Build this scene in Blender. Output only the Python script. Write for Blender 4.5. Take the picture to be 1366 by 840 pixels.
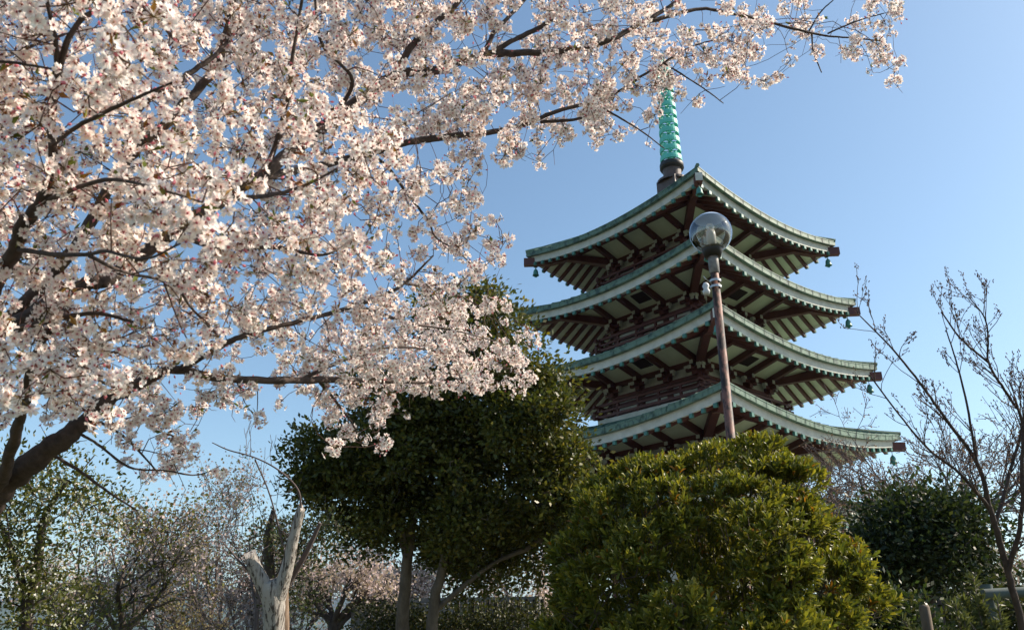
import bpy, math
import numpy as np
R = math.radians
sc = bpy.context.scene
for o in list(bpy.data.objects):
    bpy.data.objects.remove(o)

# ------------------------------------------------------------------ camera, sky, sun, exposure
FPX, PITCH, EYE = 1100.0, R(21.45), 1.6
cd = bpy.data.cameras.new("camera"); cam = bpy.data.objects.new("camera", cd)
sc.collection.objects.link(cam); sc.camera = cam
cam.location = (0, 0, EYE); cam.rotation_euler = (R(90) + PITCH, 0, 0)
cd.sensor_width = 36; cd.lens = FPX / 1366 * 36; cd.clip_start = 0.05; cd.clip_end = 30000
cd.dof.use_dof = True; cd.dof.focus_distance = 9.0; cd.dof.aperture_fstop = 9.0

SUN_AZ, SUN_EL = R(81), R(38)      # azimuth clockwise from the view direction (+Y), elevation
w = bpy.data.worlds.new("World"); sc.world = w; w.use_nodes = True
nt = w.node_tree; bg = nt.nodes["Background"]
sky = nt.nodes.new("ShaderNodeTexSky"); sky.sky_type = 'NISHITA'; sky.sun_disc = False
sky.sun_elevation = SUN_EL; sky.sun_rotation = SUN_AZ
sky.air_density = 1.0; sky.dust_density = 1.0; sky.ozone_density = 1.0
wb = nt.nodes.new("ShaderNodeMix"); wb.data_type = 'RGBA'; wb.blend_type = 'MULTIPLY'; wb.inputs[0].default_value = 1
wb.inputs[7].default_value = (.93, 1.03, 1.0, 1)          # the photograph's warm white balance
nt.links.new(sky.outputs[0], wb.inputs[6]); nt.links.new(wb.outputs[2], bg.inputs[0]); bg.inputs[1].default_value = 0.105
sl = bpy.data.lights.new("sun", 'SUN'); sl.energy = 4.7; sl.angle = R(0.5); sl.color = (1, 0.87, 0.72)
so = bpy.data.objects.new("sun", sl); sc.collection.objects.link(so)
sd = np.array([math.sin(SUN_AZ) * math.cos(SUN_EL), math.cos(SUN_AZ) * math.cos(SUN_EL), math.sin(SUN_EL)])
so.rotation_euler = (R(90) - SUN_EL, 0, math.pi - SUN_AZ)
sc.view_settings.view_transform = 'Standard'; sc.view_settings.look = 'None'
sc.view_settings.exposure = 0.88; sc.view_settings.gamma = 1.0
sc.cycles.max_bounces = 8; sc.cycles.transparent_max_bounces = 12
sc.cycles.diffuse_bounces = 4; sc.cycles.volume_bounces = 0

# ------------------------------------------------------------------ helpers
C0 = np.array([0, 0, EYE])
FW = np.array([0, math.cos(PITCH), math.sin(PITCH)])
UPV = np.array([0, -math.sin(PITCH), math.cos(PITCH)])
RT = np.array([1.0, 0, 0])
def at(px, py, dep):
    return C0 + dep * (FW + (px - 683) / FPX * RT + (420 - py) / FPX * UPV)
def nrm(v):
    v = np.asarray(v, float)
    return v / (np.linalg.norm(v, axis=-1, keepdims=True) + 1e-12)
def lin(c):
    return tuple(((x / 12.92) if x <= .04045 else ((x + .055) / 1.055) ** 2.4) for x in [k / 255 for k in c])

class MB:
    def __init__(s):
        s.v = []; s.n = 0; s.f = []; s.m = []; s.c = []
    def add(s, verts, faces, mat=0, col=None):
        verts = np.asarray(verts, float).reshape(-1, 3)
        groups = {}
        if isinstance(faces, np.ndarray):
            groups = {faces.shape[1]: [faces]}
        else:
            for fc in faces:
                groups.setdefault(len(fc), []).append([fc])
        for k, g in groups.items():
            a = np.concatenate([np.asarray(x).reshape(-1, k) for x in g]) + s.n
            s.f.append(a)
            s.m.append(np.full(len(a), mat, np.int32))
        s.v.append(verts); s.n += len(verts)
        if col is None: col = np.ones(3)
        col = np.broadcast_to(np.asarray(col, float), (len(verts), 3))
        s.c.append(col)
    def box(s, c, sx, sy, sz, mat=0, ax=None):
        # ax: 3 row axes
        ax = np.eye(3) if ax is None else np.asarray(ax)
        pts = []
        for i in (-1, 1):
            for j in (-1, 1):
                for k in (-1, 1):
                    pts.append(np.asarray(c) + i * sx / 2 * ax[0] + j * sy / 2 * ax[1] + k * sz / 2 * ax[2])
        s.add(pts, [(0, 1, 3, 2), (4, 6, 7, 5), (0, 4, 5, 1), (2, 3, 7, 6), (0, 2, 6, 4), (1, 5, 7, 3)], mat)
    def beam(s, a, b, w, h, mat=0, up=(0, 0, 1), endmat=None):
        a = np.asarray(a, float); b = np.asarray(b, float)
        d = nrm(b - a); sx = nrm(np.cross(d, up)); uz = np.cross(sx, d)
        q = []
        for p in (a, b):
            for i, k in ((-1, -1), (1, -1), (1, 1), (-1, 1)):
                q.append(p + i * w / 2 * sx + k * h / 2 * uz)
        s.add(q, [(0, 1, 5, 4), (1, 2, 6, 5), (2, 3, 7, 6), (3, 0, 4, 7), (3, 2, 1, 0)], mat)
        s.add(q[4:], [(0, 1, 2, 3)], mat if endmat is None else endmat)
    def tube(s, P, rad, n=6, mat=0, col=None):
        P = np.asarray(P, float); rad = np.broadcast_to(np.asarray(rad, float), (len(P),))
        T = nrm(np.gradient(P, axis=0))
        a = np.array([0, 0, 1.0]) if abs(T[0][2]) < .9 else np.array([1.0, 0, 0])
        u = nrm(np.cross(T[0], a)); U = [u]
        for i in range(1, len(P)):
            u = nrm(u - T[i] * (u @ T[i])); U.append(u)
        U = np.array(U); Vv = np.cross(T, U)
        ang = np.arange(n) * 2 * math.pi / n
        ring = (U[:, None] * np.cos(ang)[None, :, None] + Vv[:, None] * np.sin(ang)[None, :, None]) * rad[:, None, None] + P[:, None]
        k = len(P); i = np.arange(k - 1)[:, None] * n; j = np.arange(n)[None]
        fa = np.stack([i + j, i + (j + 1) % n, i + n + (j + 1) % n, i + n + j], -1).reshape(-1, 4)
        s.add(ring.reshape(-1, 3), fa, mat, col)
        s.add(ring[-1], [tuple(range(n))], mat, col)
        s.add(ring[0], [tuple(range(n))[::-1]], mat, col)
    def lathe(s, prof, n=20, mat=0, origin=(0, 0, 0)):
        prof = np.asarray(prof, float); ang = np.arange(n) * 2 * math.pi / n
        v = np.stack([prof[:, 0:1] * np.cos(ang), prof[:, 0:1] * np.sin(ang), np.broadcast_to(prof[:, 1:2], (len(prof), n))], -1) + np.asarray(origin)
        k = len(prof); i = np.arange(k - 1)[:, None] * n; j = np.arange(n)[None]
        fa = np.stack([i + j, i + (j + 1) % n, i + n + (j + 1) % n, i + n + j], -1).reshape(-1, 4)
        s.add(v.reshape(-1, 3), fa, mat)
    def leaves(s, P, D, N, L, W, tmpl, col, mat=0):
        # tmpl: (verts k,3 [across, along, lift], list of faces arrays)
        P = np.asarray(P); n = len(P); D = nrm(D); S = nrm(np.cross(D, N)); N2 = np.cross(S, D)
        tv, tf = tmpl
        k = len(tv)
        L = np.broadcast_to(L, (n,)); W = np.broadcast_to(W, (n,))
        v = (P[:, None] + tv[None, :, 0:1] * (W[:, None, None] * S[:, None]) + tv[None, :, 1:2] * (L[:, None, None] * D[:, None])
             + tv[None, :, 2:3] * (L[:, None, None] * N2[:, None])).reshape(-1, 3)
        c = np.repeat(np.broadcast_to(np.asarray(col, float), (n, 3)), k, axis=0)
        off = (np.arange(n) * k)[:, None, None]
        first = True
        for fa in tf:
            fa = (np.asarray(fa)[None] + off).reshape(-1, np.asarray(fa).shape[1])
            if first: s.add(v, fa, mat, c); base = s.n - len(v); first = False
            else:
                s.f.append(fa + base); s.m.append(np.full(len(fa), mat, np.int32))
    def build(s, name, mats, parent=None, smooth=False, loc=None, tint=False):
        me = bpy.data.meshes.new(name)
        V = np.concatenate(s.v)
        if loc is not None: V = V - np.asarray(loc)
        me.vertices.add(len(V)); me.vertices.foreach_set('co', V.astype(np.float32).ravel())
        lv = np.concatenate([f.ravel() for f in s.f]); tot = np.concatenate([np.full(len(f), f.shape[1]) for f in s.f])
        st = np.concatenate([[0], np.cumsum(tot)[:-1]])
        me.loops.add(len(lv)); me.loops.foreach_set('vertex_index', lv.astype(np.int32))
        me.polygons.add(len(tot)); me.polygons.foreach_set('loop_start', st.astype(np.int32))
        me.polygons.foreach_set('material_index', np.concatenate(s.m).astype(np.int32))
        me.polygons.foreach_set('use_smooth', np.full(len(tot), bool(smooth)))
        me.update(calc_edges=True)
        if tint:
            a = me.attributes.new('tint', 'FLOAT_COLOR', 'POINT')
            cc = np.concatenate([np.concatenate(s.c), np.ones((len(V), 1))], 1)
            a.data.foreach_set('color', cc.astype(np.float32).ravel())
        for m in (mats if isinstance(mats, (list, tuple)) else [mats]): me.materials.append(m)
        o = bpy.data.objects.new(name, me); sc.collection.objects.link(o)
        if loc is not None: o.location = loc
        if parent is not None: o.parent = parent
        return o

def tag(o, label=None, cat=None, group=None, kind=None):
    if label: o['label'] = label
    if cat: o['category'] = cat
    if group: o['group'] = group
    if kind: o['kind'] = kind
    return o
def thing(name, label, cat, loc=(0, 0, 0), rz=0, group=None):
    o = bpy.data.objects.new(name, None); sc.collection.objects.link(o)
    o.location = loc; o.rotation_euler = (0, 0, rz); o.empty_display_size = .2
    return tag(o, label, cat, group)
def copy_tree(o, parent=None):
    c = o.copy(); sc.collection.objects.link(c)
    if parent is not None: c.parent = parent
    for ch in o.children: copy_tree(ch, c)
    return c
def spline(pts, sub=6):
    P = np.asarray(pts, float); P = np.concatenate([[2 * P[0] - P[1]], P, [2 * P[-1] - P[-2]]])
    out = []
    for i in range(1, len(P) - 2):
        for t in np.arange(sub) / sub:
            a, b, c, d = P[i - 1:i + 3]
            out.append(.5 * (2 * b + (c - a) * t + (2 * a - 5 * b + 4 * c - d) * t * t + (3 * b - a - 3 * c + d) * t ** 3))
    out.append(P[-2])
    return np.array(out)

# ------------------------------------------------------------------ materials
def mat(name, base, rough=.7, noise=None, scale=8, bump=0, spec=.4, metal=0, stops=None, stretch=None):
    m = bpy.data.materials.new(name); m.use_nodes = True
    t = m.node_tree; b = t.nodes["Principled BSDF"]
    b.inputs['Base Color'].default_value = (*base, 1); b.inputs['Roughness'].default_value = rough
    b.inputs['Specular IOR Level'].default_value = spec; b.inputs['Metallic'].default_value = metal
    if noise is not None:
        tc = t.nodes.new("ShaderNodeTexCoord"); mp = t.nodes.new("ShaderNodeMapping")
        if stretch: mp.inputs['Scale'].default_value = stretch
        nz = t.nodes.new("ShaderNodeTexNoise"); nz.inputs['Scale'].default_value = scale
        nz.inputs['Detail'].default_value = 8; nz.inputs['Roughness'].default_value = .65
        cr = t.nodes.new("ShaderNodeValToRGB")
        s = stops or (.35, .65)
        cr.color_ramp.elements[0].position = s[0]; cr.color_ramp.elements[1].position = s[1]
        cr.color_ramp.elements[0].color = (*base, 1); cr.color_ramp.elements[1].color = (*noise, 1)
        L = t.links.new
        L(tc.outputs['Object'], mp.inputs[0]); L(mp.outputs[0], nz.inputs['Vector']); L(nz.outputs[0], cr.inputs[0])
        L(cr.outputs[0], b.inputs['Base Color'])
        if bump:
            bp = t.nodes.new("ShaderNodeBump"); bp.inputs['Strength'].default_value = bump; bp.inputs['Distance'].default_value = .02
            L(nz.outputs[0], bp.inputs['Height']); L(bp.outputs[0], b.inputs['Normal'])
    return m
def leafmat(name, trans=.35, rough=.4, spec=.5, tcol=(1.0, 1.0, .6)):
    m = bpy.data.materials.new(name); m.use_nodes = True
    t = m.node_tree; b = t.nodes["Principled BSDF"]; out = t.nodes["Material Output"]
    a = t.nodes.new("ShaderNodeAttribute"); a.attribute_name = 'tint'
    t.links.new(a.outputs['Color'], b.inputs['Base Color'])
    b.inputs['Roughness'].default_value = rough; b.inputs['Specular IOR Level'].default_value = spec
    tr = t.nodes.new("ShaderNodeBsdfTranslucent"); mx = t.nodes.new("ShaderNodeMixShader")
    mc = t.nodes.new("ShaderNodeMix"); mc.data_type = 'RGBA'; mc.blend_type = 'MULTIPLY'; mc.inputs[0].default_value = 1
    mc.inputs[7].default_value = (*tcol, 1)
    t.links.new(a.outputs['Color'], mc.inputs[6]); t.links.new(mc.outputs[2], tr.inputs[0])
    mx.inputs[0].default_value = trans
    t.links.new(b.outputs[0], mx.inputs[1]); t.links.new(tr.outputs[0], mx.inputs[2]); t.links.new(mx.outputs[0], out.inputs[0])
    return m

M = {}
M['red'] = mat('red_brown_paint', (.085, .026, .021), .55, (.12, .038, .03), 3)
M['white'] = mat('white_paint', (.56, .565, .51), .7, (.42, .43, .38), 2.2, stops=(.42, .68))
M['soffit'] = mat('soffit_paint', (.80, .81, .63), .8, (.72, .73, .55), 1.6)
M['cream'] = mat('cream_paint', (.62, .55, .36), .7)
M['copper'] = mat('green_copper', (.035, .072, .056), .6, (.115, .19, .14), 2.6, .2, stops=(.40, .52), stretch=(1.3, 1.3, 1.1))
M['cap'] = mat('green_cap', (.04, .14, .12), .5, (.06, .19, .155), 6)
M['bronze'] = mat('bell_bronze', (.04, .17, .15), .5, (.09, .27, .22), 7)
M['turq'] = mat('turquoise_paint', (.15, .62, .49), .45, (.11, .52, .42), 3)
M['black'] = mat('dark_metal', (.02, .018, .016), .5)
M['dbrown'] = mat('dark_brown_metal', (.07, .05, .042), .5, (.12, .08, .07), 5)
M['dark'] = mat('vent_dark', (.035, .018, .014), .8)
M['bark_cherry'] = mat('cherry_bark', (.035, .024, .02), .8, (.10, .068, .055), 22, .6, stops=(.35, .75), stretch=(1, 1, 1))
M['bark_gray'] = mat('gray_bark', (.075, .06, .045), .85, (.15, .12, .092), 9, .6, stretch=(1, 1, .3))
M['bark_dark'] = mat('dark_bark', (.03, .024, .02), .85, (.075, .058, .047), 9, .5)
M['bark_far'] = mat('far_bark', (.07, .055, .05), .85, (.12, .09, .085), 4)
M['dead'] = mat('dead_wood', (.40, .37, .33), .9, (.07, .055, .045), 18, 1.0, stops=(.50, .60), stretch=(2.2, 2.2, .10))
M['deadbark'] = mat('peeling_bark', (.13, .09, .06), .9, (.24, .17, .12), 12, .8, stretch=(1, 1, .3))
M['leaf'] = leafmat('leaf', .3, .5, .3)
M['glossleaf'] = leafmat('gloss_leaf', .38, .42, .38)
M['petal'] = leafmat('petal', .42, .75, .1, (1, .97, .95))
M['farleaf'] = leafmat('far_leaf', .35, .7, .2)
M['ground'] = mat('ground_soil', (.10, .085, .05), .95, (.06, .075, .03), .8)
M['bounce_ground'] = mat('pale_bounce_ground', (.58, .54, .45), .95, (.38, .35, .28), 3)
M['hill'] = mat('hill_forest', (.035, .06, .03), .95, (.06, .085, .04), .012)
M['wall'] = mat('grey_plaster', (.20, .19, .19), .9, (.12, .115, .11), 2)
M['fence'] = mat('dark_fence_wood', (.028, .022, .018), .8, (.06, .045, .036), 8, stretch=(1, 1, .2))
M['post'] = mat('weathered_post', (.24, .19, .14), .9, (.13, .10, .075), 10, .4, stretch=(1, 1, .2))
M['rail'] = mat('grey_green_rail', (.10, .13, .12), .8, (.06, .075, .065), 6)

# leaf templates: (across, along, lift)
LEAF = (np.array([[0, 0, 0], [-.5, .45, .06], [0, .5, -.04], [.5, .45, .06], [0, 1, -.1]]),
        [np.array([[0, 2, 1], [0, 3, 2], [1, 2, 4], [2, 3, 4]])])
LEAFQ = (np.array([[0, 0, 0], [-.5, .5, .1], [.5, .5, -.1], [0, 1, 0]]), [np.array([[0, 2, 3, 1]])])
LONG = (np.array([[0, 0, 0], [-.38, .4, .1], [0, .4, .04], [.38, .4, .1], [-.5, .75, .12], [0, .75, .06], [.5, .75, .12], [0, 1, .0]]),
        [np.array([[0, 2, 1], [0, 3, 2], [4, 5, 7], [5, 6, 7]]), np.array([[1, 2, 5, 4], [2, 3, 6, 5]])])
def rdir(n, rng):
    return nrm(rng.normal(size=(n, 3)))

# ------------------------------------------------------------------ ground, hills, haze
def ground():
    mb = MB(); xs = np.concatenate([np.linspace(-7000, -120, 16), np.linspace(-100, 100, 41), np.linspace(120, 7000, 16)])
    X, Y = np.meshgrid(xs, xs + 300); n = len(xs)
    rng = np.random.default_rng(1)
    Z = np.where((abs(X) < 101) & (abs(Y - 300) < 401), 0, -2.0) * 0 + rng.normal(0, .03, X.shape)
    rr = np.hypot(X, Y); Z -= np.clip((rr - 150) / 400, 0, 1) * 40
    v = np.stack([X, Y, Z], -1).reshape(-1, 3)
    i = np.arange(n - 1)[:, None] * n; j = np.arange(n - 1)[None]
    mb.add(v, np.stack([i + j, i + j + 1, i + n + j + 1, i + n + j], -1).reshape(-1, 4))
    tag(mb.build('ground', M['ground'], smooth=True), kind='structure')
    # unseen pale court round the pagoda, added to bounce light up under the eaves
    cc = (36.6 * math.sin(R(12.62)), 36.6 * math.cos(R(12.62)))
    mb = MB(); an = np.linspace(0, 2 * math.pi, 64, endpoint=False)
    vv = [(cc[0], cc[1], .14)]
    for r in (8, 16): vv += [(cc[0] + r * math.cos(a), cc[1] + r * math.sin(a), .14) for a in an]
    vv += [(cc[0] + 16.1 * math.cos(a), cc[1] + 16.1 * math.sin(a), -.1) for a in an]
    fc = [(0, 1 + j, 1 + (j + 1) % 64) for j in range(64)] + [(1 + 64 * k + j, 65 + 64 * k + j, 65 + 64 * k + (j + 1) % 64, 1 + 64 * k + (j + 1) % 64) for k in (0, 1) for j in range(64)]
    mb.add(vv, fc); tag(mb.build('bounce_court', M['bounce_ground']), kind='structure')
    # far ridge
    mb = MB(); na, nr = 220, 14
    A = np.linspace(R(-75), R(75), na); rngs = np.linspace(2200, 5200, nr)
    r2 = np.random.default_rng(5)
    ph = r2.uniform(0, 6.28, 9)
    v = []
    for k, d in enumerate(rngs):
        env = math.sin(math.pi * k / (nr - 1)) ** .8
        hh = 110 + 90 * np.exp(-((A - R(-24)) / R(13)) ** 2) - 40 * (A > 0) * np.clip(A * 2, 0, 1)
        for q in range(9):
            hh = hh + 26 / (q + 1) * np.sin(A * (7 + 9 * q) + ph[q] + k * .5)
        v.append(np.stack([d * np.sin(A), d * np.cos(A), -45 + env * hh * 1.25], -1))
    v = np.concatenate(v)
    i = np.arange(nr - 1)[:, None] * na; j = np.arange(na - 1)[None]
    mb.add(v, np.stack([i + j, i + j + 1, i + na + j + 1, i + na + j], -1).reshape(-1, 4))
    tag(mb.build('hills', M['hill'], smooth=True), kind='structure')
    # air
    mb = MB(); mb.box((0, 500, 104), 15500, 15500, 310)
    m = bpy.data.materials.new('haze_air'); m.use_nodes = True; t = m.node_tree
    t.nodes.remove(t.nodes["Principled BSDF"])
    vp = t.nodes.new("ShaderNodeVolumePrincipled"); vp.inputs['Density'].default_value = HAZE
    vp.inputs['Color'].default_value = (.33, .45, .84, 1)
    t.links.new(vp.outputs[0], t.nodes["Material Output"].inputs['Volume'])
    tag(mb.build('haze', m), 'pale blue haze filling the air over the far hills', 'haze', kind='stuff')
HAZE = 0.00009
ground()

# ------------------------------------------------------------------ pagoda
PS = 1.3
PAZ, PD, PYAW = R(12.62), 28.15 * PS, R(-4.74)
PC = np.array([PD * math.sin(PAZ), PD * math.cos(PAZ)])
ZC = {k: EYE + (13.497 - 2.351 * (5 - k) - .039 * (5 - k) * (4 - k) / 2) * PS for k in (1, 2, 3, 4, 5)}
AH = {k: (4.0 + .367 / math.sqrt(2) * (5 - k)) * PS for k in ZC}
WH = {k: .40 * AH[k] for k in ZC}
PROT = R(45) + PYAW          # local face 0 (local -Y) turned so one corner points at the camera
def axis_z(py):              # height on the pagoda axis seen at picture row py
    lo, hi = 0, 80
    for _ in range(60):
        z = (lo + hi) / 2; d = np.array([PC[0], PC[1], z]) - C0
        y = 420 - FPX * (d @ UPV) / (d @ FW)
        if y > py: lo = z
        else: hi = z
    return z
pag = thing('pagoda', 'five storey pagoda with green copper roofs, red brown beams and a turquoise ringed spire', 'pagoda', (PC[0], PC[1], 0), PROT)
SAG = .58
def FX(k):                   # face axes: along, outward
    a = k * math.pi / 2
    return np.array([math.cos(a), math.sin(a), 0]), np.array([math.sin(a), -math.cos(a), 0])
def fp(k, u, d, z):
    U, O = FX(k)
    return U * u + O * d + np.array([0, 0, z])
rafter_stuff = MB(); n_rafter = 0
# local faces: corner between face 3 and 0 etc.; near faces are those whose outward vector looks at the camera
def outward_world(k):
    O = FX(k)[1]; c, s = math.cos(PROT), math.sin(PROT)
    return np.array([c * O[0] - s * O[1], s * O[0] + c * O[1]])
near_faces = [k for k in range(4) if outward_world(k) @ nrm(PC) < -.3]

def make_roof(i):
    global n_rafter
    a, zc, wl = AH[i], ZC[i], WH[i]; b = .67 * a
    top = i == 5
    wi = .45 if top else WH[i + 1] + .62
    H = 2.0 if top else .55
    zp = zc - .20; zw = zp - .50
    ze = lambda t: zc - SAG * (1 - np.abs(t) ** 1.9)
    ts = np.linspace(-1, 1, 33)
    # copper roof with eave band
    mb = MB(); ss = np.linspace(0, 1, 9)
    def grid(rows, mat=0):
        n = len(rows[0]); v = np.concatenate(rows)
        ii = np.arange(len(rows) - 1)[:, None] * n; jj = np.arange(n - 1)[None]
        return v, np.stack([ii + jj, ii + jj + 1, ii + n + jj + 1, ii + n + jj], -1).reshape(-1, 4)
    for k in range(4):
        U, O = FX(k); zz = np.array([0, 0, 1.0])
        def row(d, z, tt=ts): return (tt * d)[:, None] * U + d * O + np.asarray(z)[:, None] * zz
        rows = [row(a - .24, ze(ts) - .235), row(a - .015, ze(ts) - .235), row(a - .015, ze(ts) - .05), row(a, ze(ts) - .045), row(a, ze(ts))]
        for s in ss[1:]:
            d = a + (wi - a) * s
            rows.append(row(d, zc - SAG * (1 - np.abs(ts) ** 1.9) * (1 - s) ** 1.4 + H * s ** 1.15))
        v, f = grid(rows); mb.add(v, f)
        # standing seams on the slope
        for u in np.arange(-a + .5, a, .62):
            d0 = a - .12; d1 = max(wi, abs(u))
            pts = []
            for s_ in np.linspace(0, 1, 7):
                d = d0 + (d1 - d0) * s_; t = u / d; s = (a - d) / (a - wi)
                pts.append(U * u + O * d + zz * (zc - SAG * (1 - abs(t) ** 1.9) * (1 - s) ** 1.4 + H * s ** 1.15 + .02))
            mb.tube(pts, .026, 4)
            t = u / a; e_ = U * u + O * (a + .002)
            mb.tube([e_ + zz * (ze(t) - .225), e_ + zz * (ze(t) - .01)], .010, 5)
        # hip ridge
        pts = []
        for s in np.linspace(0, 1, 8):
            d = a + (wi - a) * s; pts.append(U * d + O * d + zz * (zc + H * s ** 1.15 + .02))
        mb.tube(pts, .085, 6)
    roof = mb.build('roof', M['copper'], pag)
    if top: tag(roof, 'topmost copper roof carrying the spire')
    # white fascia
    mb = MB()
    for k in range(4):
        U, O = FX(k); zz = np.array([0, 0, 1.0])
        rows = [((ts * d)[:, None] * U + d * O + (ze(ts) + dz)[:, None] * zz) for d, dz in ((a - .42, -.54), (a - .22, -.56), (a - .20, -.238))]
        v, f = grid(rows); mb.add(v, f)
    mb.build('fascia_board', M['white'], roof)
    # soffits
    mb = MB()
    so_z = lambda t, d: (ze(t) - .54) + ((zp + .10) - (ze(t) - .54)) * (a - .36 - d) / (a - .36 - b)
    for k in range(4):
        U, O = FX(k); zz = np.array([0, 0, 1.0])
        rows = [((ts * d)[:, None] * U + d * O + so_z(ts, d)[:, None] * zz) for d in np.linspace(a - .36, b, 5)]
        v, f = grid(rows); mb.add(v, f)
        rows = [((ts * d)[:, None] * U + d * O + np.full(33, z)[:, None] * zz) for d, z in ((b, zp + .06), (wl - .02, zw + .07))]
        v, f = grid(rows); mb.add(v, f)
    mb.build('soffit', M['soffit'], roof)
    # purlin ring, struts, hips
    for k in range(4):
        mb = MB(); mb.beam(fp(k, -b - .12, b, zp), fp(k, b - .14, b, zp - .002 * (k % 2)), .22, .22); mb.build('purlin', M['red'], roof)
        for uu in (-.6, -.2, .2, .6):
            mb = MB(); mb.beam(fp(k, uu * b, wl - .1, zw - .06), fp(k, uu * b, b + .22, zp - .04), .19, .24, 0, endmat=1)
            mb.build('strut', [M['red'], M['cream']], roof)
        U, O = FX(k); dg = U + O
        mb = MB()
        mb.beam(dg * (wl - .1) + [0, 0, zw - .12], dg * (b + .32) + [0, 0, zp - .16], .30, .34, 0, endmat=1)
        mb.build('hip_bracket', [M['red'], M['cream']], roof)
        mb = MB()
        p0 = dg * (b - .2) + np.array([0, 0, zp + .02]); pm = dg * ((a + b) / 2) + np.array([0, 0, zc - .56]); p1 = dg * (a + .06) + np.array([0, 0, zc - .55])
        mb.beam(p0, pm, .29, .34, 0); mb.beam(pm - (p1 - pm) * .02, p1, .284, .36, 0, endmat=1)
        mb.build('hip_rafter', [M['red'], M['white']], roof)
        if i in (3, 4):
            mb = MB(); sl_ = (zp - zw) / (b - wl); dm = (b + wl) / 2 + .02; hv = .36
            for (du, dd, su, sdd) in ((0, 0, 2 * hv, 2 * hv),):
                q = [fp(k, sx * hv, dm + sy * hv * .85, zw + .07 + (dm + sy * hv * .85 - wl) * sl_ - .028) for sx, sy in ((-1, -1), (1, -1), (1, 1), (-1, 1))]
                q2 = [p + np.array([0, 0, .04]) for p in q]
                mb.add(q + q2, [(0, 1, 2, 3), (0, 4, 5, 1), (1, 5, 6, 2), (2, 6, 7, 3), (3, 7, 4, 0)])
            mb.build('vent', M['dark'], roof)
    # rafters
    us = np.arange(-a + .42, a - .4, .53); us = us - us.mean()
    for k in range(4):
        for u in us:
            d0 = a - .26; d1 = max(b, abs(u) + .05)
            z0 = ze(u / d0) - .58 - .075
            z1 = so_z(np.clip(u / d1, -1, 1), d1) - .07
            own = k in near_faces and i > 1 and n_rafter < 100
            mb = MB() if own else rafter_stuff
            e = fp(k, u, d0, z0)
            mb.beam(fp(k, u, d1, z1), e, .13, .15, 0)
            mb.box(e + FX(k)[1] * .035, .15, .10, .15, 1, [FX(k)[0], FX(k)[1], np.array([0, 0, 1])])
            if own: mb.build('rafter', [M['red'], M['cap']], roof); n_rafter += 1
    return roof
def make_storey(i):
    wl = WH[i]; zt = ZC[i] - .70; zb = (ZC[i - 1] + .45) if i > 1 else 2.0
    mb = MB(); mb.box((0, 0, (zt + zb) / 2 + .05), 2 * wl, 2 * wl, zt - zb + .1)
    wall = mb.build('storey_wall', M['white'], pag)
    H = zt - zb
    for k in range(4):
        for u in (-wl, -.33 * wl, .33 * wl):
            mb = MB(); mb.tube([fp(k, u, wl, zb), fp(k, u, wl, zt)], .15, 10); mb.build('column', M['red'], wall, smooth=False)
        for j, (z, h, dd) in enumerate(((zt - .03, .22, .11), (zt - .62, .15, .10), (zt - .98, .13, .09), (zb + .62, .12, .08))):
            mb = MB(); mb.beam(fp(k, -wl - .12, wl + dd / 2, z), fp(k, wl + .02, wl + dd / 2 + .002, z), .12 + dd * .5, h)
            mb.build('wall_beam', M['red'], wall)
        for u in (-wl * .98, -.33 * wl, .33 * wl, wl * .98):
            mb = MB(); U, O = FX(k); ax = [U, O, np.array([0, 0, 1.0])]
            c = lambda du, dd, dz: fp(k, u + du, wl + dd, zt + dz)
            mb.box(c(0, .22, -.50), .24, .22, .20, 0, ax)
            mb.box(c(0, .36, -.36), .15, .50, .14, 0, ax); mb.box(c(0, .625, -.36), .15, .03, .15, 1, ax)
            mb.box(c(0, .26, -.36), .86, .14, .13, 0, ax)
            for s in (-1, 1):
                mb.box(c(s * .40, .26, -.235), .17, .18, .12, 1, ax); mb.box(c(s * .44, .26, -.36), .03, .15, .14, 1, ax)
            mb.box(c(0, .25, -.10), .15, .42, .14, 0, ax); mb.box(c(0, .475, -.10), .16, .03, .16, 1, ax)
            mb.build('bracket', [M['red'], M['white']], wall)
    if i > 1:
        hb = wl + .60; z0 = ZC[i - 1] + .48
        mb = MB(); mb.box((0, 0, z0 + .16), 2 * hb, 2 * hb, .40); bal = mb.build('balcony', M['white'], pag)
        for k in range(4):
            for z, s in ((z0 + .44, .12), (z0 + .68, .09), (z0 + .95, .11)):
                mb = MB(); mb.beam(fp(k, -hb - .28, hb - .04, z + .006 * (k % 2) + .05 * (k % 2)), fp(k, hb + .28, hb - .04, z + .006 * (k % 2) + .05 * (k % 2)), s, s)
                mb.box(fp(k, hb + .29, hb - .04, z + .056 * (k % 2)), .02, .02, .02)
                mb.build('rail', M['red'], bal)
            for u in np.linspace(-hb + .05, hb - .05, 6)[:-1]:
                mb = MB(); mb.box(fp(k, u, hb - .045, z0 + .68), .10, .10, .66, 0, [FX(k)[0], FX(k)[1], np.array([0, 0, 1])]); mb.build('rail_post', M['red'], bal)
    return wall
for i in (5, 4, 3, 2, 1): make_roof(i)
for i in (5, 4, 3, 2, 1): make_storey(i)
if rafter_stuff.n: tag(rafter_stuff.build('rafters', [M['red'], M['cap']], pag), kind='stuff')
mb = MB(); mb.box((0, 0, 1.0), 9, 9, 2.1); mb.build('stone_base', M['wall'], pag)
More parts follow.
